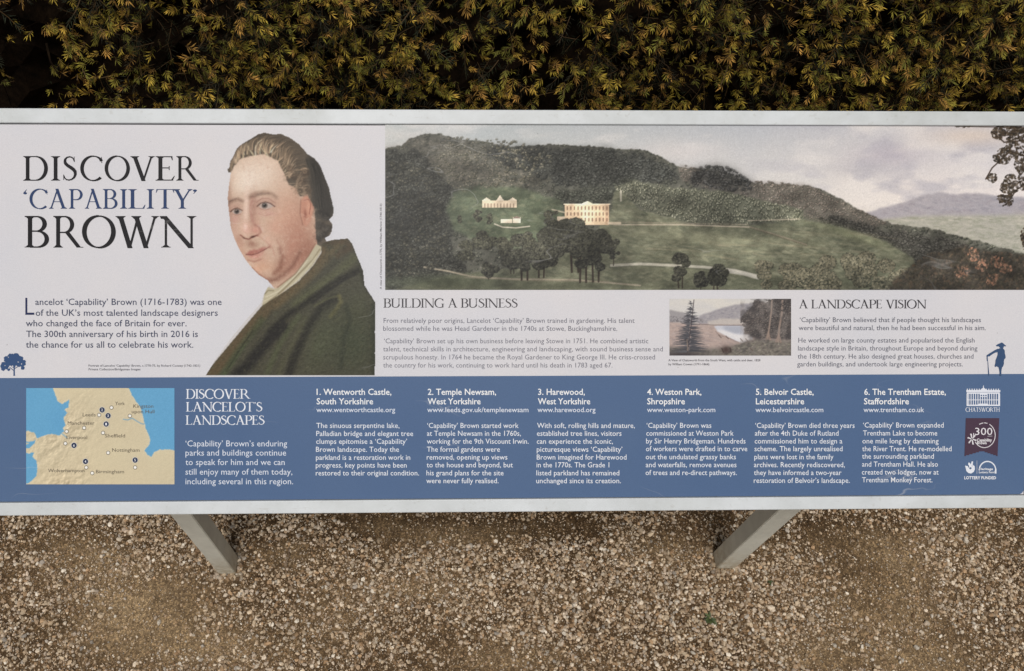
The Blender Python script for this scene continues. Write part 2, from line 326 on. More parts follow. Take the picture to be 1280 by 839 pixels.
class Picture:
    """RGB canvas in the board's own print units, r samples per unit"""
    def __init__(s, x0, y0, x1, y1, r, col=(255, 255, 255), seed=1):
        s.x0, s.y0, s.x1, s.y1, s.r = x0, y0, x1, y1, r
        s.w = int(round((x1-x0)*r))+1; s.h = int(round((y1-y0)*r))+1
        s.X, s.Y = np.meshgrid(np.linspace(x0, x1, s.w), np.linspace(y0, y1, s.h))
        s.im = np.zeros((s.h, s.w, 3)); s.im[:] = col
        s.al = np.ones((s.h, s.w)); s.rng = np.random.default_rng(seed)
    def noise(s, scale, sy=None, octs=3):
        sy = sy or scale; out = np.zeros((s.h, s.w)); amp = 1.0; tot = 0
        for o in range(octs):
            gx = max(2, int((s.x1-s.x0)/scale*2**o)+3); gy = max(2, int((s.y1-s.y0)/sy*2**o)+3)
            g = s.rng.random((gy, gx))
            fx = (s.X-s.x0)/(s.x1-s.x0)*(gx-2); fy = (s.Y-s.y0)/(s.y1-s.y0)*(gy-2)
            ix = fx.astype(int); iy = fy.astype(int); fx = fx-ix; fy = fy-iy
            fx = fx*fx*(3-2*fx); fy = fy*fy*(3-2*fy)
            v = (g[iy, ix]*(1-fx)+g[iy, ix+1]*fx)*(1-fy)+(g[iy+1, ix]*(1-fx)+g[iy+1, ix+1]*fx)*fy
            out += amp*v; tot += amp; amp *= .55
        return out/tot
    def poly(s, pts, soft=0.5, jit=0, jscale=6):
        X, Y = s.X, s.Y
        if jit:
            X = X+(s.noise(jscale)-.5)*2*jit; Y = Y+(s.noise(jscale)-.5)*2*jit
        m = np.zeros(X.shape, bool); n = len(pts)
        for i in range(n):
            (ax, ay), (bx, by) = pts[i], pts[(i+1) % n]
            if ay == by: continue
            c = ((ay > Y) != (by > Y)) & (X < (bx-ax)*(Y-ay)/(by-ay)+ax)
            m ^= c
        return blur(m.astype(float), soft*s.r)
    def blend(s, m, col):
        m = np.clip(m, 0, 1)[..., None]; s.im = s.im*(1-m)+np.asarray(col, float)*m
    def shade(s, m, f):
        s.im *= (1+(np.clip(m, 0, 1)*(f-1)))[..., None]
    def fill(s, pts, col, soft=0.5, a=1, jit=0, jscale=6):
        s.blend(s.poly(pts, soft, jit, jscale)*a, col)
    def glow(s, cx, cy, rx, ry, col, a=1, ang=0, p=1.0):
        c, n = math.cos(math.radians(ang)), math.sin(math.radians(ang))
        dx, dy = s.X-cx, s.Y-cy
        d = ((dx*c+dy*n)/rx)**2+((-dx*n+dy*c)/ry)**2
        s.blend(a*np.exp(-(d**p)), col)
    def line(s, pts, w, col, a=1, soft=.5, taper=None):
        e = w/2+soft+1
        x0 = max(0, int((min(p[0] for p in pts)-e-s.x0)*s.r)); x1 = min(s.w, int((max(p[0] for p in pts)+e-s.x0)*s.r)+2)
        y0 = max(0, int((min(p[1] for p in pts)-e-s.y0)*s.r)); y1 = min(s.h, int((max(p[1] for p in pts)+e-s.y0)*s.r)+2)
        if x1 <= x0 or y1 <= y0: return
        X, Y = s.X[y0:y1, x0:x1], s.Y[y0:y1, x0:x1]; d = np.full(X.shape, 1e9)
        for i in range(len(pts)-1):
            (ax, ay), (bx, by) = pts[i], pts[i+1]; vx, vy = bx-ax, by-ay
            t = np.clip(((X-ax)*vx+(Y-ay)*vy)/(vx*vx+vy*vy+1e-9), 0, 1)
            q = np.hypot(X-ax-t*vx, Y-ay-t*vy)
            if taper: q = q+(i+t)/(len(pts)-1)*w*taper*.5
            d = np.minimum(d, q)
        m = (a*np.clip((w/2-d)/soft+.5, 0, 1))[..., None]
        s.im[y0:y1, x0:x1] = s.im[y0:y1, x0:x1]*(1-m)+np.asarray(col, float)*m
    def tufts(s, mask, n, size, dark, light, asp=1.0, a=.85, var=10):
        """n small tree crowns seen from afar, far ones first: dark mass below, lit top"""
        ys, xs = np.nonzero(mask > .4)
        if not len(ys): return
        R = s.rng; k = np.sort(R.integers(0, len(ys), n)); dark = np.array(dark, float); light = np.array(light, float)
        for i in k:
            z = R.uniform(*size)*s.r; cy, cx = ys[i], xs[i]; e = int(z*max(asp, 1)*1.4)+2
            y0, y1, x0, x1 = max(0, cy-e), min(s.h, cy+e+1), max(0, cx-e), min(s.w, cx+e+1)
            gy, gx = np.mgrid[y0:y1, x0:x1]; gx = gx-cx; gy = gy-cy; mk = np.clip(mask[y0:y1, x0:x1]*1.6, 0, 1); v = R.normal()*var
            d = (gx/z)**2+(gy/(z*asp))**2+R.normal(0, .22, gx.shape)
            m = (np.clip(1.5-d*1.3, 0, 1)*a*mk)[..., None]; s.im[y0:y1, x0:x1] = s.im[y0:y1, x0:x1]*(1-m)+(dark+v*.5)*m
            d = ((gx+z*.25)/(z*.62))**2+((gy+z*asp*.34)/(z*asp*.5))**2+R.normal(0, .4, gx.shape)
            m = (np.clip(1.3-d*1.2, 0, 1)*a*.8*mk)[..., None]; s.im[y0:y1, x0:x1] = s.im[y0:y1, x0:x1]*(1-m)+(light*R.uniform(.8, 1.15)+v)*m
    def dabs(s, mask, n, size, cols, asp=1.5, ang=0, angv=40, a=.7, var=14):
        """n small brush strokes laid where mask is high"""
        ys, xs = np.nonzero(mask > .35)
        if not len(ys): return
        R = s.rng; k = R.integers(0, len(ys), n)
        for i in k:
            z = R.uniform(*size)*s.r; cy, cx = ys[i], xs[i]
            th = math.radians(ang+R.normal()*angv); c, q = math.cos(th), math.sin(th)
            e = int(z*asp*1.3)+2
            y0, y1, x0, x1 = max(0, cy-e), min(s.h, cy+e+1), max(0, cx-e), min(s.w, cx+e+1)
            gy, gx = np.mgrid[y0:y1, x0:x1]; gx = gx-cx; gy = gy-cy
            d = ((gx*c+gy*q)/(z*asp))**2+((-gx*q+gy*c)/z)**2
            m = (np.clip(1.4-d*1.4, 0, 1)*a*R.uniform(.5, 1))[..., None]
            m = m*np.clip(mask[y0:y1, x0:x1, None]*1.6, 0, 1)
            col = np.array(cols[R.integers(len(cols))], float)+R.normal()*var
            s.im[y0:y1, x0:x1] = s.im[y0:y1, x0:x1]*(1-m)+col*m
    def tree(s, cx, top, w, bot, dark=(44, 46, 42), light=(92, 96, 78), trunk=True, n=None):
        R = s.rng; h = bot-top
        ch = h*(.78 if trunk else 1.0)
        if trunk:
            for q in range(2 if w > 25 else 1):
                x = cx+(q-.4)*w*.15
                s.line([(x, bot), (x+R.normal()*w*.03, top+ch*.5)], max(1.0, w*.05), (58, 50, 44), 1, .8)
        m = np.zeros((s.h, s.w))
        for i in range(11):
            t = R.uniform(.08, .95); half = w*.5*math.sin(math.pi*(.15+.75*t))**.7
            x = cx+R.uniform(-.62, .62)*half; y = top+ch*t; r = w*.25*R.uniform(.6, 1.25)
            d = ((s.X-x)/r)**2+((s.Y-y)/(r*.8))**2
            m = np.maximum(m, np.clip(2-2*d, 0, 1))
        m = np.clip(m*(.3+1.1*s.noise(2.6, octs=3)), 0, 1); m = (m > .44).astype(float); m = blur(m, .4*s.r)
        s.blend(m, dark); s.tufts(m, int(w*h*.09), (w*.035+.5, w*.06+.9), [c*.8 for c in dark], light, .8, .8, 7)
        n = n or int(w*h*.35)
        s.dabs(m, n, (.6, 1.5), [dark, light, [(a+b)/2 for a, b in zip(dark, light)]], 1.4, 20, 60, .6, 9)
        up = m*np.clip(1-(s.Y-top)/(ch), 0, 1)
        s.dabs(up, n//2, (.5, 1.2), [light], 1.3, -20, 50, .55, 12)
    def grain(s, amt=5, sc=1.4):
        s.im += (s.noise(sc, octs=1)[..., None]-.5)*2*amt+s.rng.normal(0, amt*.5, (s.h, s.w, 1))

def paint_valley():
    """a broad wooded valley with a pale country house, in the manner of an old oil painting"""
    P = Picture(481.5, 156, 1284, 362.5, 1.25, (170, 182, 188), seed=5)
    X, Y = P.X, P.Y
    t = np.clip((X-482)/800, 0, 1)[..., None]; v = np.clip((Y-157)/110, 0, 1)[..., None]
    P.im[:] = (1-t)*np.array((160, 174, 180))+t*np.array((183, 185, 197))
    P.im += v*np.array((42, 34, 20))
    n = P.noise(70, 28, 4); P.blend(np.clip((n-.47)*4, 0, 1)*.6, (212, 212, 212))
    n = P.noise(60, 26, 4); P.blend(np.clip((n-.52)*5, 0, 1)*.6*np.clip((X-900)/150, 0, 1), (160, 163, 180))
    P.glow(1110, 195, 45, 14, (168, 165, 182), .6); P.glow(1075, 210, 40, 10, (165, 168, 182), .5)
    P.glow(1215, 170, 55, 12, (206, 192, 178), .7); P.glow(1080, 262, 70, 10, (214, 212, 208), .6)
    P.glow(850, 190, 60, 14, (202, 200, 202), .6)
    # far hills and plain
    P.fill([(1070, 272), (1100, 260), (1128, 254), (1150, 245), (1172, 241), (1196, 243), (1222, 241), (1250, 246), (1290, 247), (1290, 300), (1100, 290)], (160, 159, 170), 1.2, 1, 1.5, 8)
    P.dabs(P.poly([(1100, 262), (1150, 247), (1220, 243), (1288, 250), (1288, 268), (1100, 275)]), 260, (1, 2.4), [(140, 142, 156), (166, 164, 172), (150, 146, 158)], 3, 10, 14, .5, 5)
    P.fill([(1085, 276), (1140, 270), (1290, 268), (1290, 325), (1190, 300)], (166, 168, 156), 2, .9, 1, 8)
    P.dabs(P.poly([(1095, 276), (1140, 271), (1290, 270), (1290, 322)]), 420, (.8, 2), [(150, 155, 140), (184, 184, 172), (138, 145, 128)], 3.6, 3, 8, .5, 5)
    hill = [(478, 186), (500, 183), (514, 173), (533, 168), (549, 167), (562, 171), (582, 176), (606, 176), (612, 180), (642, 184), (668, 182), (690, 180), (712, 182), (742, 183), (770, 186), (800, 187), (822, 194), (838, 203), (850, 209),
            (866, 211), (880, 210), (899, 213), (915, 220), (934, 228), (950, 230), (970, 229), (992, 231), (1012, 232), (1034, 240), (1052, 249), (1072, 262), (1092, 272), (1122, 281), (1160, 285), (1200, 295), (1250, 309), (1290, 320), (1290, 366), (478, 366)]
    H = P.poly(hill, .5, 2.2, 5)
    P.blend(H, (84, 86, 78))
    P.dabs(H, 5000, (.6, 1.8), [(54, 57, 53), (108, 108, 98), (70, 76, 66), (128, 124, 114), (40, 43, 42)], 1.5, 0, 60, .6, 9)
    P.tufts(H, 3400, (1.4, 2.9), (50, 54, 48), (116, 118, 102), .8)
    # lit rocky shoulder, left summit
    P.glow(560, 205, 50, 22, (116, 110, 98), .45, 25); P.glow(600, 190, 40, 10, (104, 102, 92), .4, 10)
    m = P.poly([(505, 176), (560, 176), (640, 210), (700, 225), (640, 240), (560, 230), (520, 210)], 3, 4, 12)
    P.dabs(m, 1500, (.6, 1.6), [(128, 122, 108), (92, 92, 80), (108, 104, 92), (70, 72, 64)], 1.8, 15, 40, .55, 8)
    # crest in the warm distance on the right
    m = P.poly([(850, 206), (935, 226), (1012, 232), (1072, 262), (1110, 280), (1060, 290), (1000, 268), (940, 255), (850, 225)], 2, 2)
    P.blend(m*.5, (116, 108, 100)); P.tufts(m, 900, (1.2, 2.4), (78, 76, 70), (150, 138, 126), .8, .8, 9)
    # dark woods
    for pts, d in (([(478, 190), (520, 184), (548, 215), (575, 250), (566, 290), (560, 320), (590, 340), (520, 366), (478, 366)], (56, 58, 54)),
                   ([(600, 183), (700, 186), (760, 186), (840, 206), (850, 222), (800, 234), (740, 238), (690, 225), (640, 212)], (58, 61, 58)),
                   ([(690, 238), (745, 240), (770, 226), (800, 225), (790, 245), (765, 252), (700, 258)], (66, 70, 62)),
                   ([(858, 222), (872, 212), (894, 208), (918, 214), (938, 230), (940, 237), (900, 238), (866, 232)], (56, 57, 56)),
                   ([(1000, 268), (1060, 275), (1110, 290), (1180, 300), (1290, 330), (1290, 366), (1150, 366), (1130, 335), (1085, 305), (1040, 288)], (62, 62, 58))):
        m = P.poly(pts, 5, 8, 12); P.blend(m*.75, d)
        a = int(m.sum()/P.r**2*.28)
        P.tufts(m, int(a*.42), (1.5, 3.2), [c*.72 for c in d], [c*1.6 for c in d], .85, .8, 7)
    # pale grove
    m = P.poly([(768, 234), (792, 226), (850, 236), (905, 240), (952, 250), (1004, 262), (1004, 276), (940, 280), (905, 284), (862, 280), (838, 272), (806, 262), (778, 246)], 1, 2, 6)
    P.blend(m, (92, 96, 82))
    P.tufts(m, 950, (1.1, 2.0), (62, 66, 56), (150, 152, 130), 1.5, .85, 9)
    # meadows
    m = P.poly([(566, 240), (600, 232), (655, 236), (700, 252), (706, 276), (700, 302), (640, 310), (590, 300), (566, 284), (558, 262)], 2.5, 3, 10)
    P.blend(m, (84, 96, 76)); P.dabs(m, 900, (.8, 2.2), [(96, 108, 84), (76, 88, 70), (110, 116, 92)], 2.6, 5, 20, .5, 5)
    mead = P.poly([(768, 240), (776, 240), (800, 262), (846, 275), (868, 283), (940, 282), (1004, 275), (1056, 286), (1106, 302), (1140, 322), (1150, 340), (1120, 366), (478, 366), (560, 345), (640, 336), (700, 322), (745, 290), (762, 270)], 1.2, 1.5, 8)
    P.blend(mead, (106, 111, 90))
    P.dabs(mead, 3600, (.8, 2.2), [(120, 125, 102), (90, 96, 78), (138, 140, 116), (106, 108, 88), (82, 90, 74)], 3.4, 6, 14, .5, 5)
    P.glow(880, 298, 90, 9, (146, 150, 120), .5, 4); P.glow(1060, 292, 50, 6, (140, 148, 112), .6, 18)
    P.glow(560, 352, 90, 9, (72, 80, 62), .8); P.glow(700, 358, 160, 5, (78, 84, 66), .7); P.glow(1000, 352, 120, 10, (74, 80, 64), .55)
    for k in range(40):
        x, y = P.rng.uniform(780, 1090), P.rng.uniform(288, 326); P.line([(x, y), (x+P.rng.uniform(20, 60), y+P.rng.uniform(1, 6))], P.rng.uniform(.8, 2.2), [(140, 136, 108), (82, 88, 70), (152, 144, 118)][P.rng.integers(3)], .35, 1.6, .6)
    P.line([(690, 262), (768, 281), (850, 281), (905, 283), (938, 284), (965, 292), (1008, 306)], 1.6, (176, 166, 146), .85, 1)
    P.line([(770, 278), (850, 279), (935, 281)], 1.0, (150, 138, 122), .6, 1)
    P.line([(935, 276), (1000, 274)], 1.2, (178, 166, 146), .6, 1)
    P.line([(938, 284), (975, 296), (1008, 306)], 3, (86, 82, 66), .5, 1.5)
    # river
    P.line([(764, 333), (800, 330), (845, 332), (880, 334), (918, 338), (950, 347)], 5.2, (84, 88, 74), .7, 2)
    P.line([(764, 332), (800, 330), (845, 332), (880, 334), (918, 338), (950, 346)], 3.4, (172, 172, 158), .95, 1.4)
    P.line([(905, 338), (930, 342), (948, 347)], 5, (182, 182, 172), .9, 1.5)
    P.line([(530, 334), (560, 339), (590, 346), (640, 349), (720, 350), (800, 357)], 2.0, (148, 140, 122), .85, 1.2)
    P.line([(580, 347), (660, 351), (760, 352)], 1.2, (124, 118, 100), .6, 1)
    P.line([(618, 280), (628, 284), (645, 285), (662, 283)], 1.4, (190, 184, 168), .9, .8)
    # service buildings: a long pale range and a pair of cottages
    P.fill([(603, 251), (646, 251), (646, 260), (603, 260)], (206, 190, 162), .3)
    P.fill([(602, 251), (608, 247), (614, 251)], (214, 202, 180), .3); P.fill([(635, 251), (641, 247), (647, 251)], (214, 202, 180), .3)
    P.fill([(620, 251), (625, 244), (630, 251)], (214, 204, 184), .3)
    for x in range(606, 645, 4): P.line([(x, 255), (x, 259)], 1.3, (140, 118, 100), .8, .6)
    P.fill([(626, 274), (640, 274), (640, 279), (626, 279)], (196, 188, 168), .3); P.fill([(641, 272), (651, 272), (651, 279), (641, 279)], (206, 198, 180), .3)
    P.fill([(640, 273), (646, 270), (652, 273)], (120, 106, 96), .3)
    # the big house
    P.fill([(696, 271), (708, 271), (708, 280), (696, 280)], (198, 184, 160), .3)
    P.fill([(706, 256), (761, 256), (761, 281), (706, 281)], (204, 180, 146), .3)
    P.fill([(725, 255), (743, 255), (743, 281), (725, 281)], (214, 192, 160), .3)
    P.fill([(724, 256), (734, 251.5), (744, 256)], (218, 200, 170), .3)
    P.line([(705, 255.5), (762, 255.5)], 1.3, (222, 208, 182), .95, .6)
    P.fill([(756, 256), (761, 256), (761, 281), (756, 281)], (170, 140, 112), .6, .6)
    for j in range(3):
        for i in range(12):
            x = 709+i*4.5; y = 260+j*7.2
            P.line([(x, y-1.2), (x, y+1.8)], 1.7, (124, 96, 78), .85, .6)
    P.line([(706, 265.2), (761, 265.2)], .7, (224, 206, 176), .6, .5)
    P.line([(761, 279), (775, 279)], 3, (200, 186, 160), .9, 1)
    P.line([(776, 251), (776, 239)], 2.2, (178, 176, 160), .9, .8)
    # trees in the park
    D, L = (46, 47, 43), (96, 98, 80)
    for x, y, w, b in ((576, 268, 9, 278), (598, 262, 13, 279), (612, 266, 10, 280), (583, 300, 30, 322), (606, 292, 34, 318), (630, 298, 26, 320), (690, 262, 24, 290), (660, 290, 30, 318)):
        P.tree(x, y, w, b, D, L, False)
    for x, y, w, b in ((640, 318, 26, 342), (612, 330, 22, 349), (655, 296, 48, 350), (690, 276, 50, 330), (676, 300, 40, 347), (718, 278, 54, 340), (744, 282, 46, 352), (728, 292, 50, 353), (768, 300, 18, 332),
                       (850, 318, 31, 360), (894, 334, 34, 363), (877, 340, 20, 363)):
        P.tree(x, y, w, b, (40, 41, 39), (86, 88, 74))
    for x, y, w, b in ((960, 322, 34, 362), (985, 330, 40, 364), (1010, 332, 40, 364), (1036, 318, 44, 362), (1070, 316, 52, 362), (1100, 326, 44, 364), (1130, 332, 46, 366)):
        P.tree(x, y, w, b, (60, 64, 54), (134, 130, 106), False)
    m = P.poly([(1120, 345), (1160, 318), (1200, 308), (1290, 322), (1290, 366), (1110, 366)], 2, 4, 9); P.blend(m*.8, (56, 52, 46))
    P.dabs(m, 1500, (.8, 2), [(48, 46, 42), (74, 68, 56), (58, 58, 48), (88, 74, 60)], 1.5, 0, 60, .6, 6)
    for x, y in ((1216, 318), (1228, 332), (1246, 326), (1240, 350), (1202, 340), (1256, 336)):
        g = np.exp(-(((X-x)/9)**2+((Y-y)/8)**2)); P.dabs(((g*(.3+1.3*P.noise(7, octs=2))) > .36)*1., 46, (.7, 1.5), [(150, 104, 82), (122, 88, 70), (164, 118, 92)], 1.5, 40, 50, .65, 8)
    # overhanging bough, upper right
    for pts, w in (([(1288, 196), (1262, 190), (1240, 210), (1232, 224)], 1.6), ([(1288, 225), (1270, 238), (1258, 255)], 1.5), ([(1288, 175), (1255, 178), (1240, 165)], 1.8), ([(1275, 160), (1200, 158)], 1.0)):
        P.line(pts, w, (66, 52, 40), 1, .8)
    for x, y, rx, ry, c in ((1262, 162, 26, 8, 260), (1272, 180, 14, 18, 260), (1254, 195, 14, 10, 200), (1248, 168, 10, 8, 110), (1276, 205, 9, 12, 110), (1264, 232, 13, 13, 200), (1256, 250, 11, 9, 130), (1280, 222, 8, 16, 120), (1240, 222, 7, 7, 50), (1280, 300, 5, 14, 70), (1205, 158, 14, 2, 26)):
        g = np.exp(-(((X-x)/rx)**2+((Y-y)/ry)**2))*(.25+1.35*P.noise(9, octs=2)); P.dabs((g > .34)*1., c, (.7, 1.7), [(58, 48, 38), (44, 40, 34), (84, 68, 48), (70, 60, 44)], 1.5, 30, 60, .9, 7)
    m = P.poly([(560, 170), (640, 178), (700, 200), (640, 232), (575, 236), (540, 210)], 8, 6, 14); P.tufts(m, 420, (1.3, 2.6), (70, 72, 62), (138, 132, 114), .8)
    m = P.poly([(482, 200), (540, 220), (560, 300), (540, 345), (482, 345)], 10, 8, 16); P.tufts(m, 520, (1.6, 3.4), (46, 48, 44), (98, 96, 82), .85, .75)
    keep = P.im.copy(); n1 = P.noise(38, 20, 3); n2 = P.noise(9, 7, 2)
    f = 1.08+(n1-.5)*.7+(n2-.5)*.3
    P.im = keep*(f[..., None]*H[..., None]+(1-H[..., None]))
    P.im = P.im*(1-.10*mead[..., None]); P.im = P.im*.76+P.im.mean(axis=2, keepdims=True)*.24
    P.im = blur(P.im, .3); P.im = ((P.im-110)*1.1+114)*np.array((1.025, 1.0, .975))
    P.grain(6, 1.1)
    return P

def paint_river_view():
    """small grey-pink wash drawing: river bend, dark fir on the left, trunks on the right"""
    P = Picture(836.8, 373.6, 988.8, 444.6, 1.6, (214, 210, 202), seed=9)
    q = lambda L: [(830+x/7.758, 368+y/7.755) for x, y in L]
    X, Y = P.X, P.Y
    P.blend(np.clip((P.noise(40, 14)-.45)*3, 0, 1)*.5, (196, 196, 200))
    P.fill(q([(340, 210), (450, 170), (560, 130), (700, 100), (830, 85), (960, 100), (1240, 120), (1240, 330), (340, 300)]), (160, 156, 160), .8, 1, .8, 4)
    P.dabs(P.poly(q([(380, 210), (560, 140), (830, 95), (1000, 110), (1000, 250), (380, 270)])), 340, (.5, 1.3), [(142, 140, 146), (172, 168, 168), (150, 146, 150)], 2.2, -20, 20, .6, 6)
    P.fill(q([(50, 150), (200, 180), (350, 230), (420, 270), (50, 280)]), (150, 146, 148), .8, .9, .8, 4)
    P.dabs(P.poly(q([(50, 210), (380, 225), (380, 275), (50, 275)])), 90, (.6, 1.4), [(104, 100, 104), (122, 118, 120)], 1, 90, 20, .8, 6)
    P.fill(q([(40, 270), (350, 285), (900, 285), (1240, 300), (1240, 600), (40, 600)]), (178, 160, 152), .8)
    P.dabs(P.poly(q([(40, 270), (450, 290), (620, 420), (800, 520), (40, 600)])), 420, (.6, 1.6), [(190, 172, 162), (166, 150, 144), (178, 164, 158), (152, 140, 138)], 3, 8, 12, .55, 5)
    P.fill(q([(420, 262), (560, 235), (760, 240), (900, 262), (900, 295), (430, 295)]), (196, 188, 180), .8, .8, .5)
    P.fill(q([(480, 305), (700, 300), (840, 300), (840, 400), (860, 430), (760, 470), (690, 450), (600, 400), (520, 360)]), (196, 198, 206), .6)
    P.fill(q([(560, 310), (760, 305), (780, 370), (700, 380), (600, 350)]), (160, 164, 176), 1.2, .75)
    P.fill(q([(500, 350), (560, 345), (700, 390), (850, 400), (860, 440), (740, 465), (600, 400)]), (224, 222, 222), .8, .85)
    P.line(q([(340, 288), (480, 298), (640, 300), (860, 300)]), .9, (116, 106, 104), .8, .8)
    P.line(q([(500, 360), (540, 400), (620, 420), (720, 465)]), .9, (132, 116, 110), .7, .8)
    P.fill(q([(40, 500), (250, 540), (500, 520), (650, 500), (900, 430), (1240, 440), (1240, 610), (40, 610)]), (108, 104, 98), 2.2, .85, 1.2, 5)
    P.dabs(P.poly(q([(40, 520), (520, 540), (900, 440), (1240, 450), (1240, 600), (40, 600)]), 1), 620, (.5, 1.4), [(86, 82, 78), (132, 128, 116), (100, 98, 90), (150, 146, 130)], 2.2, -10, 25, .6, 7)
    P.glow(*q([(180, 590)])[0], 26, 6, (62, 56, 60), .9); P.glow(*q([(600, 540)])[0], 6, 5, (66, 50, 48), .85)
    P.line(q([(560, 525), (575, 560)]), 1.2, (60, 48, 46), .9, .6); P.line(q([(640, 520), (650, 560)]), 1.2, (60, 48, 46), .9, .6)
    for a, b in ((740, 430), (790, 430), (835, 520), (530, 395), (600, 405)):
        P.line(q([(a, b), (a+24, b+26)]), 1.1, (96, 82, 76), .8, .7)
    # wood on the right
    P.fill(q([(850, 120), (900, 50), (1000, 90), (1060, 40), (1240, 40), (1240, 440), (1130, 440), (880, 420), (770, 380), (800, 300), (740, 250), (780, 190)]), (86, 80, 78), .8, 1, 1.6, 4)
    P.tufts(P.poly(q([(770, 190), (880, 60), (940, 90), (1060, 40), (1240, 40), (1240, 430), (880, 410), (780, 370), (740, 260)]), .6, 3, 4), 620, (.8, 2.1), (62, 60, 60), (140, 128, 120), .8, .8, 9)
    P.line(q([(1045, 60), (1040, 170), (1022, 300), (1005, 430)]), 2.0, (158, 140, 128), .8, .9)
    P.line(q([(988, 440), (1012, 370), (1028, 440)]), 2.2, (150, 132, 120), .8, .9)
    P.line(q([(1150, 50), (1142, 180), (1118, 320), (1105, 460)]), 2.6, (156, 138, 126), .8, .9)
    P.line(q([(1086, 460), (1112, 390), (1132, 465)]), 2.4, (146, 128, 118), .8, .9)
    P.tufts(P.poly(q([(1020, 40), (1240, 40), (1240, 110), (1180, 180), (1060, 130)]), .6, 2, 3), 60, (.7, 1.6), (60, 58, 58), (120, 110, 106), .8)
    P.blend(np.clip((P.noise(9, octs=3)-.42)*3, 0, 1)*.45*(X > 925)*(Y < 428), (150, 142, 136)); P.blend(np.clip((P.noise(12, octs=3)-.5)*4, 0, 1)*.5*(X > 925), (62, 60, 62))
    # fir on the left
    for i in range(230):
        t = P.rng.random()**.7; y = 60+t*500; w = 22+t*165; sd = P.rng.choice([-1, 1]); x = 262-t*20
        P.line(q([(x+sd*w*P.rng.uniform(0, .2), y), (x+sd*w*P.rng.uniform(.5, 1.1), y+P.rng.uniform(-14, 26))]), P.rng.uniform(.7, 1.9), np.array((0, 0, 5))+P.rng.uniform(58, 98), .85, .8, 1)
    P.line(q([(290, 55), (262, 300), (228, 560)]), 1.1, (70, 64, 68), .8, .8); P.line(q([(222, 440), (230, 545)]), 1.2, (140, 124, 112), .8, .6)
    P.grain(3)
    return P

def paint_map():
    P = Picture(33, 485.2, 218.2, 605.4, 1.5, (210, 197, 165), seed=3)
    q = lambda L: [(x/4.533, 465+y/4.535) for x, y in L]
    n = P.noise(7, octs=3); gx = np.gradient(n, axis=1)+np.gradient(n, axis=0)
    up = np.clip(P.noise(60, octs=2)*1.7-.35, 0, 1)*np.clip((620-P.X*4.53)/300, .12, 1)
    P.im += (gx*420*up)[..., None]*np.array((1, .95, .85))
    P.blend(up*.35, (206, 184, 150)); P.blend(np.clip(P.noise(50)-.5, 0, 1)*.8, (222, 212, 176))
    sea = (104, 166, 204)
    west = [(140, 80), (296, 80), (306, 110), (318, 140), (330, 168), (352, 182), (392, 158), (388, 200), (366, 214), (382, 232), (362, 262), (372, 300), (358, 318), (366, 338), (348, 346), (340, 362), (296, 350), (250, 360), (212, 376), (196, 345), (160, 334), (140, 338)]
    bay = [(140, 458), (170, 462), (196, 452), (186, 480), (206, 505), (214, 545), (206, 590), (186, 612), (160, 632), (140, 634)]
    bay2 = [(140, 392), (176, 396), (204, 384), (196, 405), (170, 430), (140, 436)]
    east = [(726, 80), (748, 130), (772, 168), (800, 205), (812, 262), (820, 290), (826, 320), (842, 350), (853, 390), (846, 415), (818, 446), (836, 468), (858, 480), (874, 452), (910, 440), (960, 440), (1000, 448), (1000, 80)]
    for pts in (west, bay, bay2, east):
        m = P.poly(q(pts), .35, .7, 3); P.blend(blur(m, 2.5*P.r)*.35, (232, 226, 200)); P.blend(m, sea)
    P.blend(np.clip(P.noise(50)-.4, 0, 1)*.25*(P.im[..., 2] > 185), (84, 146, 194))
    P.fill(q([(140, 404), (150, 400), (168, 404), (150, 412)]), (214, 200, 164), .5)
    P.line(q([(700, 268), (726, 272), (750, 262), (775, 278), (800, 292), (815, 296)]), 1.3, (112, 160, 190), .8, .9)
    P.line(q([(345, 345), (365, 360), (380, 372)]), 1.6, sea, .6, .9)
    P.grain(2.5)
    return P

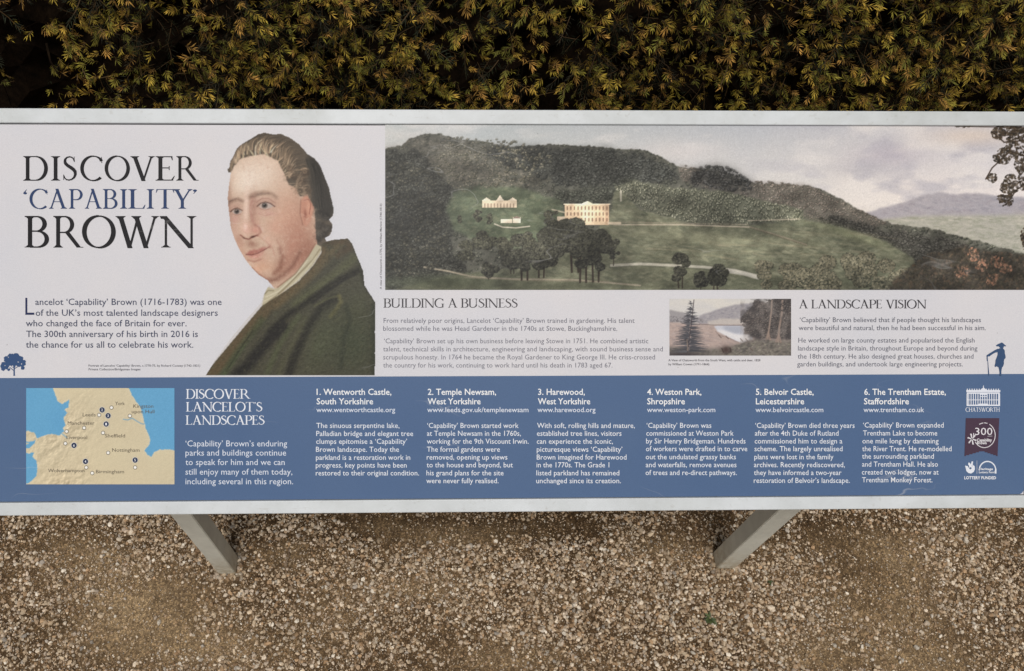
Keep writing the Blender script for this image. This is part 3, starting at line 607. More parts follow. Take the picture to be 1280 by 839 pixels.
def paint_portrait():
    """bust of an eighteenth-century gentleman in a green coat, cut out on the board's white"""
    P = Picture(254, 162, 471, 469.6, 1.4, (206, 202, 206), seed=21)
    h = lambda L: [(270+x/3.994, 160+y/3.994) for x, y in L]
    c = lambda L: [(250+x/4.535, 290+y/4.535) for x, y in L]
    H = lambda x, y: h([(x, y)])[0]
    G = lambda x, y, rx, ry, col, a=1, ang=0, p=1.0: P.glow(*H(x, y), rx/3.994, ry/3.994, col, a, ang, p)
    LH = lambda L, w, col, a=1, soft=2, tp=None: P.line(h(L), w/3.994, col, a, soft/3.994, tp)
    LC = lambda L, w, col, a=1, soft=3, tp=None: P.line(c(L), w/4.535, col, a, soft/4.535, tp)
    hairout = h([(60, 222), (58, 205), (68, 195), (70, 168), (88, 140), (102, 105), (130, 80), (168, 58), (206, 34), (240, 23), (285, 32), (325, 30), (370, 48), (410, 78), (440, 108), (452, 130), (490, 150), (520, 185), (545, 250), (566, 300), (576, 350), (588, 405), (584, 440), (566, 458), (582, 480), (580, 515), (566, 540), (545, 548), (555, 575), (500, 640), (430, 640), (420, 300), (200, 160), (90, 190), (74, 224)])
    face = h([(82, 190), (74, 225), (64, 290), (58, 350), (62, 400), (68, 450), (74, 500), (92, 555), (118, 610), (148, 660), (180, 700), (215, 735), (258, 762), (290, 800), (320, 835), (345, 810), (440, 700), (505, 590), (500, 480), (492, 370), (470, 280), (390, 180), (280, 120), (150, 130)])
    coat = c([(28, 820), (90, 720), (170, 610), (260, 500), (345, 405), (372, 330), (395, 300), (430, 325), (560, 220), (640, 120), (690, 70), (720, 52), (760, 44), (838, 36), (862, 66), (880, 110), (905, 170), (926, 220), (932, 300), (960, 345), (994, 398), (992, 820)])
    mh, mf, mc = P.poly(hairout, .35, .5, 5), P.poly(face, .35), P.poly(coat, .3, .35, 5)
    P.blend(mh, (104, 94, 84))
    # hair: brown-grey locks swept back, a dark mass behind
    P.fill(h([(440, 110), (500, 160), (545, 250), (588, 405), (560, 460), (500, 400), (480, 300), (450, 220)]), (66, 62, 58), 2, .9)
    bands = [([(80, 185), (120, 130), (190, 95), (260, 90)], 34, (112, 98, 84)), ([(110, 110), (190, 55), (260, 38), (330, 50)], 30, (92, 84, 74)), ([(150, 135), (200, 105), (270, 100), (330, 130)], 22, (172, 144, 122)),
             ([(230, 60), (300, 70), (370, 110), (420, 170)], 34, (134, 114, 98)), ([(330, 60), (400, 95), (450, 160), (470, 240)], 30, (120, 108, 96)), ([(300, 110), (350, 140), (380, 190), (372, 240)], 24, (176, 150, 130)),
             ([(350, 160), (400, 190), (420, 250), (400, 300)], 24, (146, 126, 110)), ([(410, 140), (455, 200), (462, 270), (440, 330)], 26, (150, 134, 120)), ([(300, 150), (340, 180), (356, 230), (345, 262)], 18, (190, 160, 138))]
    P.blend(mf, (208, 180, 162))
    hm = P.poly(h([(66, 200), (74, 160), (110, 100), (210, 34), (330, 30), (440, 108), (500, 160), (560, 300), (588, 405), (560, 460), (582, 500), (556, 545), (500, 560), (492, 400), (455, 330), (420, 345), (395, 300), (365, 285), (338, 225), (310, 165), (240, 130), (170, 142), (120, 155), (96, 185), (72, 226)]), .6, .8, 3)
    P.blend(hm, (102, 92, 82))
    P.fill(h([(455, 130), (500, 160), (545, 250), (588, 405), (560, 460), (530, 450), (490, 350), (478, 250)]), (66, 62, 58), 2, .92)
    def cv(pts, t):                                    # point on a guide curve
        q = t*(len(pts)-1); i = min(int(q), len(pts)-2); f = q-i; return np.array(pts[i])*(1-f)+np.array(pts[i+1])*f
    root = [(72, 222), (84, 186), (112, 158), (160, 138), (220, 126), (280, 138), (318, 168), (345, 225), (370, 280), (410, 335), (455, 335), (488, 400)]
    crown = [(64, 178), (84, 128), (124, 78), (186, 44), (252, 24), (330, 38), (400, 74), (446, 118), (478, 190), (500, 250), (510, 320), (520, 400)]
    for k in range(620):
        t = P.rng.random(); t2 = min(1, t+P.rng.uniform(-.02, .10)); A, B = cv(root, t), cv(crown, t2); s0 = P.rng.uniform(-.08, .62); s1 = min(1.0, s0+P.rng.uniform(.25, .6))
        d = B-A; nrm = np.array((-d[1], d[0]))/(np.hypot(*d)+1e-6); ph = t*34+2.2*math.sin(t*17); am = (5+9*t)*(1 if t > .3 else .6)
        arch = nrm*(-34*math.sin(math.pi*min(1, t*1.2)))
        pts = [tuple(A+d*u+arch*math.sin(math.pi*u)+nrm*am*math.sin(ph+u*6.5)) for u in np.linspace(s0, s1, 8)]
        um = (s0+s1)/2; li = math.exp(-((um-.25)/.32)**2)*(.65+.5*math.exp(-((t-.42)/.3)**2)); li = li*(.55+.6*math.sin(ph*1.7)**2)*P.rng.uniform(.7, 1.3)
        col = np.array((78, 70, 62))*(1-li)+np.array((206, 178, 152))*li
        LH(pts, P.rng.uniform(3.5, 9), np.clip(col, 40, 215), .55, 4, .8)
    P.fill(h([(470, 150), (500, 160), (545, 250), (588, 405), (560, 460), (530, 450), (496, 380), (492, 250)]), (62, 58, 54), 2.2, .8)
    for k in range(90):
        f = P.rng.random(); x = 462+f*62; c_ = P.rng.uniform(48, 104)*(1-.25*f); wv = P.rng.uniform(0, 6)
        LH([(x-16+8*math.sin(wv), 150+f*50), (x+2+8*math.sin(wv+1.4), 230), (x+14+8*math.sin(wv+2.8), 310), (x+24+6*math.sin(wv+4), 400)], P.rng.uniform(3, 7), (c_, c_*.94, c_*.87), .4, 4, .6)
    for x, y, r in ((385, 235, 26), (425, 262, 28), (452, 305, 26), (410, 308, 22), (360, 195, 24), (440, 215, 26), (512, 425, 26), (545, 435, 24), (518, 480, 28), (556, 495, 24), (532, 525, 26), (508, 550, 20), (350, 250, 15)):
        dk = x > 480; base = (96, 90, 84) if dk else (164, 142, 122)
        G(x+r*.2, y+r*.3, r*.9, r*.8, (44, 40, 38) if dk else (86, 72, 62), .6, 0, 2)
        ori = P.rng.uniform(1.2, 3.6)
        for k in range(12):
            a0 = ori+P.rng.normal()*.7; rr = r*P.rng.uniform(.25, 1.2); f = P.rng.uniform(.6, 1.3); ox, oy = P.rng.normal(0, r*.3, 2)
            LH([(x+ox+rr*math.cos(a0+t*.3)*(1-t*.05), y+oy+rr*.8*math.sin(a0+t*.3)*(1-t*.05)) for t in range(7)], P.rng.uniform(4, 8), [min(215, v*f) for v in base], .42, 6, .7)
    mface = mf*(1-hm)
    keep = P.im.copy()
    # modelling of the head as painted
    G(200, 230, 150, 95, (232, 216, 206), .8, -10); G(150, 270, 60, 60, (236, 224, 216), .6); G(330, 240, 40, 80, (210, 182, 166), .5)
    G(360, 440, 75, 110, (206, 162, 144), .6); G(300, 500, 55, 50, (212, 156, 140), .45); G(90, 480, 22, 60, (198, 150, 138), .5)
    G(400, 560, 60, 110, (184, 130, 112), .75, 15); G(450, 620, 45, 90, (150, 100, 84), .8, 25); G(330, 690, 34, 80, (148, 100, 84), .7, 32)
    G(395, 690, 40, 90, (176, 124, 106), .6, 38); G(375, 600, 14, 80, (206, 150, 132), .35, 22); G(240, 690, 50, 35, (208, 160, 136), .65); G(215, 740, 60, 18, (170, 118, 98), .7, 25); G(120, 600, 22, 60, (190, 140, 124), .45, -28)
    G(64, 400, 16, 150, (158, 122, 110), .7); G(390, 470, 40, 120, (196, 148, 130), .45, 8); G(400, 330, 26, 60, (186, 152, 134), .5)
    G(420, 520, 100, 170, (176, 124, 104), .42, 6); G(350, 420, 60, 80, (216, 172, 152), .35)
    # eye sockets, brows
    G(240, 378, 66, 38, (182, 142, 130), .75); G(100, 404, 38, 44, (180, 142, 130), .75); G(178, 372, 20, 40, (184, 146, 134), .6); G(250, 425, 50, 16, (206, 160, 152), .6, 5); G(100, 455, 30, 14, (200, 156, 150), .5)
    LH([(168, 346), (200, 330), (240, 322), (280, 330), (304, 348)], 24, (150, 122, 108), .7, 18, .5); LH([(178, 346), (215, 332), (262, 327)], 12, (118, 98, 88), .55, 12, .5)
    LH([(64, 374), (84, 362), (110, 356), (134, 366)], 20, (138, 110, 98), .75, 14, .4); LH([(66, 368), (100, 354)], 6, (112, 90, 82), .5, 6)
    P.fill(h([(212, 389), (226, 374), (248, 370), (270, 376), (288, 390), (268, 402), (242, 406), (222, 400)]), (190, 172, 166), .5)
    P.fill(h([(78, 418), (90, 406), (108, 402), (126, 410), (132, 420), (116, 430), (94, 432)]), (184, 166, 160), .5)
    for x, y, r in ((243, 388, 15), (104, 417, 13.5)):
        G(x, y, r, r, (92, 84, 82), .98, 0, 4); G(x, y, r*.5, r*.5, (28, 24, 24), 1, 0, 3); G(x-3, y-5, 2.6, 2.6, (222, 216, 212), .7, 0, 2)
    LH([(206, 391), (224, 376), (248, 370), (272, 377), (294, 393)], 7, (96, 70, 62), .8, 5, .3); LH([(74, 418), (88, 405), (108, 400), (132, 413)], 7, (96, 70, 62), .8, 5, .3)
    LH([(200, 372), (230, 352), (262, 352), (296, 374)], 4, (160, 118, 108), .6, 4); LH([(218, 402), (244, 410), (270, 404)], 3, (158, 108, 100), .6, 3); LH([(84, 430), (104, 436), (124, 430)], 3, (158, 108, 100), .6, 3)
    LH([(214, 428), (246, 440), (282, 428)], 4, (182, 134, 126), .5, 5)
    # nose
    G(184, 430, 18, 95, (168, 124, 112), .7, 4); G(206, 470, 18, 40, (196, 148, 134), .5); G(150, 400, 13, 90, (236, 208, 198), .7, 3); G(150, 505, 30, 34, (224, 176, 164), .75); G(146, 495, 11, 14, (242, 216, 208), .7)
    LH([(180, 350), (172, 400), (176, 440), (190, 480)], 9, (186, 138, 128), .5, 9)
    G(202, 512, 24, 22, (206, 146, 134), .7); LH([(194, 484), (214, 496), (224, 520), (208, 538)], 9, (152, 98, 88), .55, 9)
    LH([(122, 535), (145, 552), (165, 556), (182, 544), (206, 536)], 7, (132, 82, 74), .8, 5); G(184, 544, 12, 5, (74, 42, 38), .85, -15); G(140, 550, 8, 4, (92, 56, 50), .7, 20)
    G(180, 580, 30, 20, (150, 104, 90), .65, 15); G(262, 560, 36, 16, (222, 176, 160), .5, 40); G(120, 560, 16, 30, (176, 126, 112), .5, -20)
    # mouth and chin
    G(205, 640, 54, 30, (198, 144, 128), .5)
    P.fill(h([(150, 632), (170, 612), (190, 606), (206, 608), (236, 594), (262, 596), (240, 612), (214, 628), (186, 636)]), (172, 108, 100), .9, .85)
    P.fill(h([(154, 634), (186, 637), (216, 628), (244, 612), (232, 632), (206, 650), (178, 652)]), (196, 136, 126), 1.0, .8)
    LH([(150, 632), (180, 634), (206, 627), (236, 612), (266, 595)], 5, (112, 64, 58), .8, 5, .4); G(192, 645, 14, 4, (230, 180, 170), .7, -15); G(268, 594, 10, 10, (160, 106, 94), .6)
    LH([(160, 660), (190, 668), (224, 656)], 8, (160, 108, 94), .55, 8); G(205, 705, 30, 20, (222, 174, 150), .7, 15)
    LH([(214, 540), (248, 566), (282, 600), (294, 640)], 5, (184, 128, 116), .45, 8)
    LH([(318, 604), (332, 650), (322, 694), (290, 728)], 16, (132, 86, 72), .5, 18)
    LH([(304, 560), (330, 610), (334, 650)], 6, (170, 116, 102), .4, 9)
    LH([(256, 764), (300, 757), (340, 732), (386, 684), (420, 620)], 20, (118, 76, 64), .6, 22, .4); LH([(180, 700), (215, 735), (258, 762)], 9, (150, 100, 84), .7, 8)
    # ear
    P.fill(h([(426, 360), (440, 342), (466, 338), (486, 352), (490, 390), (482, 430), (470, 470), (452, 492), (434, 480), (424, 430)]), (196, 142, 122), .8)
    G(462, 400, 12, 46, (214, 160, 138), .8, 5); LH([(440, 362), (462, 356), (474, 380), (466, 430)], 5, (150, 92, 76), .7, 4); G(446, 430, 8, 22, (138, 82, 68), .7); LH([(424, 350), (420, 430), (434, 484)], 6, (150, 104, 88), .6, 6)
    for k in range(9): LH([(406+k*4, 300+k*2), (404+k*4, 350+k*3)], 3, (176, 150, 130), .3, 3, .9)
    P.im = keep*(1-mface[..., None])+P.im*mface[..., None]
    P.dabs(mface, 1600, (.6, 1.7), [(232, 208, 194), (188, 146, 128), (206, 172, 154), (214, 184, 160)], 2.4, 60, 50, .13, 5)
    G(96, 160, 16, 26, (190, 168, 152), .45, -30)
    # cravat
    P.fill(c([(352, 420), (366, 350), (385, 312), (420, 322), (440, 318), (540, 235), (620, 130), (660, 70), (690, 85), (684, 118), (640, 190), (560, 275), (470, 340), (400, 400)]), (190, 180, 156), .5)
    for L, w, k in (([(392, 392), (470, 325), (560, 245), (640, 160), (676, 95)], 7, (126, 112, 88)), ([(372, 370), (440, 335), (530, 262), (610, 165)], 6, (222, 214, 194)), ([(400, 395), (500, 320), (600, 222), (660, 140)], 6, (214, 206, 184)),
                    ([(368, 355), (384, 330), (420, 330)], 5, (112, 102, 80)), ([(362, 398), (400, 372), (440, 350)], 5, (214, 206, 182)), ([(440, 318), (540, 235), (620, 130), (652, 70)], 5, (128, 92, 74))):
        LC([(a_+3*math.sin(i_*2.1), b_+4*math.sin(i_*1.7+w)) for i_, (a_, b_) in enumerate(L)], w*1.3, k, .6, 7, .3)
    # coat
    neck = P.poly(c([(352, 420), (470, 345), (560, 280), (640, 195), (690, 118), (692, 60), (1010, -20), (1010, 830), (0, 830), (20, 815)]), .5)
    cm = mc*neck; P.blend(cm, (82, 80, 68)); keep = P.im.copy()
    LC([(690, 110), (620, 220), (500, 330), (380, 430), (250, 570), (140, 720), (60, 820)], 66, (106, 90, 68), .85, 26)
    LC([(800, 60), (740, 120), (660, 220), (560, 320), (430, 420)], 40, (112, 98, 74), .7, 30)
    LC([(870, 150), (780, 230), (660, 320), (540, 410)], 46, (104, 106, 78), .65, 36)
    LC([(720, 60), (830, 50), (850, 90), (780, 130)], 34, (92, 76, 60), .7, 24)
    LC([(900, 215), (800, 262), (700, 330), (600, 400), (500, 470), (400, 560)], 30, (46, 44, 40), .85, 22)
    LC([(880, 240), (820, 270), (760, 310), (640, 400)], 14, (42, 40, 40), .7, 14)
    LC([(470, 540), (400, 600), (330, 680), (270, 760), (200, 820)], 66, (44, 42, 42), .85, 34, .1)
    LC([(760, 380), (690, 430), (640, 500), (590, 590), (540, 700), (500, 820)], 44, (50, 48, 44), .85, 26)
    LC([(560, 480), (500, 560), (440, 660), (380, 800)], 30, (92, 98, 72), .6, 24)
    LC([(600, 480), (540, 600), (480, 720), (440, 820)], 24, (100, 100, 76), .45, 24)
    LC([(790, 365), (800, 395), (780, 430), (740, 480)], 22, (124, 116, 78), .75, 16); LC([(650, 420), (720, 380), (780, 362)], 10, (110, 108, 80), .7, 10)
    LC([(350, 500), (270, 600), (200, 700), (120, 820)], 36, (78, 86, 62), .7, 28); LC([(250, 640), (190, 730), (140, 810)], 12, (94, 110, 76), .5, 14)
    LC([(300, 560), (230, 660), (150, 790)], 8, (54, 50, 42), .6, 8)
    P.glow(*c([(860, 620)])[0], 34, 40, (76, 82, 64), .8); P.glow(*c([(680, 640)])[0], 14, 34, (92, 98, 76), .6, 20); P.glow(*c([(900, 420)])[0], 16, 20, (90, 92, 72), .5)
    LC([(830, 420), (850, 500), (820, 600), (800, 760)], 22, (58, 62, 52), .6, 24); LC([(985, 420), (988, 800)], 26, (58, 62, 50), .7, 26); LC([(930, 380), (960, 500), (950, 700)], 12, (70, 72, 58), .5, 16)
    LC([(900, 170), (932, 300), (994, 398)], 16, (58, 58, 48), .7, 14)
    P.dabs(cm, 2300, (.5, 1.5), [(96, 100, 78), (66, 68, 56), (106, 102, 78), (58, 58, 50)], 2.4, -50, 30, .22, 6)
    P.im += ((P.noise(2.2, 1.1, 2)-.5)*20)[..., None]*cm[..., None]
    P.im = keep*(1-cm[..., None])+P.im*cm[..., None]
    P.im = blur(P.im, .4); P.im = (P.im-120)*1.12+112; P.im = (P.im*.9+P.im.mean(axis=2, keepdims=True)*.1)*np.array((.985, .985, .955))
    P.grain(3.5)
    P.al = np.clip(np.maximum(np.maximum(mh, mf), mc), 0, 1)
    P.al = P.al*(P.Y < 469.4)
    return P
# ---------------------------------------------------------------- the information board
board = bpy.data.objects.new('information_board', None); COL.objects.link(board); board.empty_display_size = .2
board.matrix_world = Matrix.Identity(4); board.location = (O_w[0], O_w[1]+.0, 0)
tag(board, 'sloping white framed information board on two square posts, in front of the hedge', 'information board')
LOCAL = Matrix.Translation((-O_w[0], -O_w[1], 0)) @ BOARD_M          # the tilted plane inside the board's own space
def on_slope(o): o.matrix_local = LOCAL; return o
def vrow(y, x=640): return pp(x, y)[1]
U0, U1 = pp(-8, 400)[0], pp(1284, 400)[0]
V_top = (pp(0, 155)[1]+pp(1280, 159.5)[1])/2; V_bot = (pp(0, 626.5)[1]+pp(640, 625)[1]+pp(1280, 616)[1])/3
V_out_t = (pp(0, 136)[1]+pp(1280, 140.4)[1])/2; V_out_b = (pp(0, 643.3)[1]+pp(640, 640.8)[1]+pp(1280, 633)[1])/3
V_mid = (pp(0, 469.5)[1]+pp(1280, 470.5)[1])/2
RW = .0175
def bevel_box(name, x0, x1, y0, y1, z0, z1, mat, parent, bev=.0012, segs=2):
    bm = bmesh.new()
    vs_ = [bm.verts.new(p) for p in ((x0, y0, z0), (x1, y0, z0), (x1, y1, z0), (x0, y1, z0), (x0, y0, z1), (x1, y0, z1), (x1, y1, z1), (x0, y1, z1))]
    for f in ((0, 3, 2, 1), (4, 5, 6, 7), (0, 1, 5, 4), (1, 2, 6, 5), (2, 3, 7, 6), (3, 0, 4, 7)): bm.faces.new([vs_[i] for i in f])
    bmesh.ops.bevel(bm, geom=bm.edges[:], offset=bev, segments=segs, profile=.6, affect='EDGES')
    me = bpy.data.meshes.new(name); bm.to_mesh(me); bm.free(); me.materials.append(mat); return obj(name, me, parent)
G = .0011
tray = on_slope(bevel_box('backing_tray', U0-.004, U1+.004, V_bot-.004, V_top+.004, -.012, -.0042, M_DARK, board))
ZF, ZB = .0035, -.028
on_slope(bevel_box('frame_rail', U0-RW, U1+RW, V_top+G, V_out_t, ZB, ZF, M_FRAME, board))
on_slope(bevel_box('frame_rail', U0-RW, U1+RW, V_out_b, V_bot-G*.6, ZB, ZF, M_FRAME, board))
on_slope(bevel_box('frame_rail', U0-RW, U0-G, V_bot-G*.6+.0004, V_top+G-.0004, ZB, ZF-.0004, M_FRAME, board))
on_slope(bevel_box('frame_rail', U1+G, U1+RW, V_bot-G*.6+.0004, V_top+G-.0004, ZB, ZF-.0004, M_FRAME, board))
# posts: square tube, upper end cut to the slope of the tray
def post(x0, x1, y0, y1):
    zt = lambda y: EYE+0*y+(O_w[2]-EYE)+(y-O_w[1])*UP_w[2]/UP_w[1]-.0135/N_w[2]
    bm = bmesh.new(); b = [bm.verts.new((x, y, -.05)) for x, y in ((x0, y0), (x1, y0), (x1, y1), (x0, y1))]; t = [bm.verts.new((x, y, zt(y))) for x, y in ((x0, y0), (x1, y0), (x1, y1), (x0, y1))]
    bm.faces.new(b[::-1]); bm.faces.new(t)
    for i in range(4): bm.faces.new((b[i], b[(i+1) % 4], t[(i+1) % 4], t[i]))
    bmesh.ops.bevel(bm, geom=[e for e in bm.edges if abs((e.verts[0].co-e.verts[1].co).normalized().z) > .9], offset=.0013, segments=2, affect='EDGES')
    bmesh.ops.translate(bm, verts=bm.verts, vec=(-O_w[0], -O_w[1], 0))
    me = bpy.data.meshes.new('post'); bm.to_mesh(me); bm.free(); me.materials.append(M_POST); return obj('post', me, board)
post(-.4470, -.4105, .4625, .4985); post(.6075, .6475, .4640, .4990)

# printed panel: white sheet (fine grid so that its weathering has somewhere to live), everything else lies on it
pn = bevel_box('printed_panel', U0, U1, V_bot, V_top, -.004, 0, M_PRINT, board, .0003, 1); on_slope(pn)
at = pn.data.color_attributes.new('Col', 'FLOAT_COLOR', 'POINT'); at.data.foreach_set('color', np.tile((.6, .6, .6, 0), (len(pn.data.vertices), 1)).ravel().astype(np.float32))
def flat_quads(name, quads, z, rounded=None):
    V = []; Fq = []; C = []
    for pts, col in quads:
        i = len(V); V += [(u, v, z) for u, v in pts]; C += [(*ink(col), 1)]*len(pts); Fq.append(tuple(range(i, i+4)))
    return obj(name, mesh_from(name, V, Fq, C, M_PRINT), pn)
Z1, Z2, Z3 = .00025, .0005, .00075
BLUE = (82, 106, 141)
# blue band with a rounded lower right corner
r_ = .007; band = [(U0, V_bot), (U1-r_, V_bot)]+[(U1-r_+r_*math.sin(a), V_bot+r_-r_*math.cos(a)) for a in [math.pi/2*i/8 for i in range(1, 9)]]+[(U1, V_mid), (U0, V_mid)]
bmb = bmesh.new(); bmb.faces.new([bmb.verts.new((x, y, Z1)) for x, y in band]); bmesh.ops.triangulate(bmb, faces=bmb.faces[:])
me = bpy.data.meshes.new('blue_band'); bmb.to_mesh(me); bmb.free(); me.materials.append(M_PRINT)
at = me.color_attributes.new('Col', 'FLOAT_COLOR', 'POINT'); at.data.foreach_set('color', np.tile((*ink(BLUE), 1), (len(me.vertices), 1)).ravel().astype(np.float32)); obj('blue_band', me, pn)

picture('valley_painting', paint_valley(), pn, Z1)
picture('river_drawing', paint_river_view(), pn, Z1)
picture('portrait', paint_portrait(), pn, Z1)
mp_ = picture('map', paint_map(), pn, Z2)

# headings
K = (30, 29, 32); zz = lambda L, x0, s: [(x0+a/s, x0+b/s) for a, b in L]
s4 = 4.196
sh = Sheet(); TH_ = TH
serif_line(sh, 'DISCOVER', 0, 0, 195.4, 225.9, ink(K), 72, boxes=zz([(122, 252), (268, 316), (332, 403), (421, 540), (549, 682), (684, 812), (816, 917), (925, 1042)], 0, s4)); sh.done('heading', pn, Z1)
sh = Sheet(); serif_line(sh, "`CAPABILITY'", 0, 0, 236.6, 261, ink((47, 66, 104)), 60, boxes=zz([(122, 142), (155, 252), (257, 352), (362, 434), (445, 535), (540, 617), (630, 668), (673, 763), (770, 808), (818, 914), (907, 1010), (1012, 1034)], 0, s4))
sh.done('heading', pn, Z1)
sh = Sheet(); serif_line(sh, 'BROWN', 0, 0, 270.2, 309.6, ink(K), 90, boxes=zz([(130, 258), (280, 438), (430, 608), (606, 834), (838, 1030)], 0, s4)); sh.done('heading', pn, Z1)
GREY = (66, 64, 68)
for t, a, b, c, d, col in (('BUILDING A BUSINESS', 479.3, 647.2, 373.3, 384.6, GREY), ('A LANDSCAPE VISION', 998.7, 1158, 374.8, 385.6, GREY)):
    sh = Sheet(); serif_line(sh, t, a, b, c, d, ink(col), 30); sh.done('heading', pn, Z1)
WHT = (232, 236, 242)
sh = Sheet()
for t, a, b, c, d in (('DISCOVER', 232.6, 312, 486.5, 498.4), ("LANCELOT'S", 232.6, 328.2, 502.7, 514.4), ('LANDSCAPES', 232.2, 331, 519.4, 530.9)): serif_line(sh, t, a, b, c, d, ink(WHT), 30)
sh.done('heading', pn, Z2)
sh = Sheet(); serif_line(sh, 'CHATSWORTH', 1206.6, 1249.4, 509.4, 514.6, ink(WHT), 16); sh.done('heading', pn, Z2)
# drop capital
sh = Sheet(); sh.poly([[(31.8, 372.4), (34.2, 372.4), (34.2, 391.2), (43, 391.2), (43, 393.6), (31.8, 393.6)]], ink((40, 48, 84)), 16); sh.done('drop_capital', pn, Z1)

def para(name, lines, cap, col, off, z):
    L = Lettering()
    for t, a, b, y in lines: L.add(t, a, b, y, cap, col, off)
    return L.done(name, pn, z)
NAVY = (70, 76, 98)
para('paragraph', [("ancelot ‘Capability’ Brown (1716-1783) was one", 44.2, 277.1, 381.3), ("of the UK’s most talented landscape designers", 44.6, 272.3, 394.9), ("who changed the face of Britain for ever.", 32.4, 233.3, 408),
    ("The 300th anniversary of his birth in 2016 is", 32.8, 247.4, 421.4), ("the chance for us all to celebrate his work.", 32.4, 241.7, 434.7)], 7.9, NAVY, .004, Z1)
para('caption', [("Portrait of Lancelot ‘Capability’ Brown, c.1770-75, by Richard Cosway (1742-1821)", 110.8, 250.3, 458.4), ("Private Collection/Bridgeman Images", 110.8, 175.6, 463)], 2.6, (96, 96, 104), .01, Z1)
FADE = (112, 112, 124)
para('paragraph', [("From relatively poor origins, Lancelot ‘Capability’ Brown trained in gardening. His talent", 479.5, 793.2, 403.7), ("blossomed while he was Head Gardener in the 1740s at Stowe, Buckinghamshire.", 479, 771.5, 413.6)], 6.0, FADE, .0, Z1)
para('paragraph', [("‘Capability’ Brown set up his own business before leaving Stowe in 1751. He combined artistic", 480, 810.3, 429.2), ("talent, technical skills in architecture, engineering and landscaping, with sound business sense and", 479, 828.5, 439.3),
    ("scrupulous honesty. In 1764 he became the Royal Gardener to King George III. He criss-crossed", 479, 818.7, 449.4), ("the country for his work, continuing to work hard until his death in 1783 aged 67.", 479, 765.5, 459.5)], 6.0, (120, 120, 130), 0, Z1)
para('paragraph', [("‘Capability’ Brown believed that if people thought his landscapes", 999.7, 1226, 402.8), ("were beautiful and natural, then he had been successful in his aim.", 998.2, 1232.1, 412.8)], 6.0, (98, 100, 112), 0.0, Z1)
para('paragraph', [("He worked on large county estates and popularised the English", 997.9, 1218.1, 428.3), ("landscape style in Britain, throughout Europe and beyond during", 997.5, 1221.7, 438.3),
    ("the 18th century. He also designed great houses, churches and", 997.1, 1216.7, 448.4), ("garden buildings, and undertook large engineering projects.", 996.4, 1203.4, 458.1)], 6.0, (106, 108, 120), 0.0, Z1)
para('caption', [("A View of Chatsworth from the South West, with cattle and deer, 1828", 835.5, 950.4, 451.7), ("by William Cowen (1791-1864)", 835.5, 886.5, 456.7)], 2.7, (86, 84, 90), .01, Z1)
L = Lettering(); L.add("A view of Chatsworth c.1770, by William Marlow (1740-1813)", 0, 0, 0, 2.4, (96, 94, 98), .01, up=(477.2, 361.5, 254.8)); L.done('caption', pn, Z1)
para('paragraph', [("‘Capability’ Brown’s enduring", 232, 359, 558), ("parks and buildings continue", 232, 357.8, 569.5), ("to speak for him and we can", 232, 356, 581.3), ("still enjoy many of them today,", 232, 365.5, 593.3), ("including several in this region.", 232, 366.5, 605.3)], 7.4, (222, 228, 238), .0, Z2)
y8 = (535, 544.8, 554.7, 564.7, 574.5, 584.2, 594.2, 604)
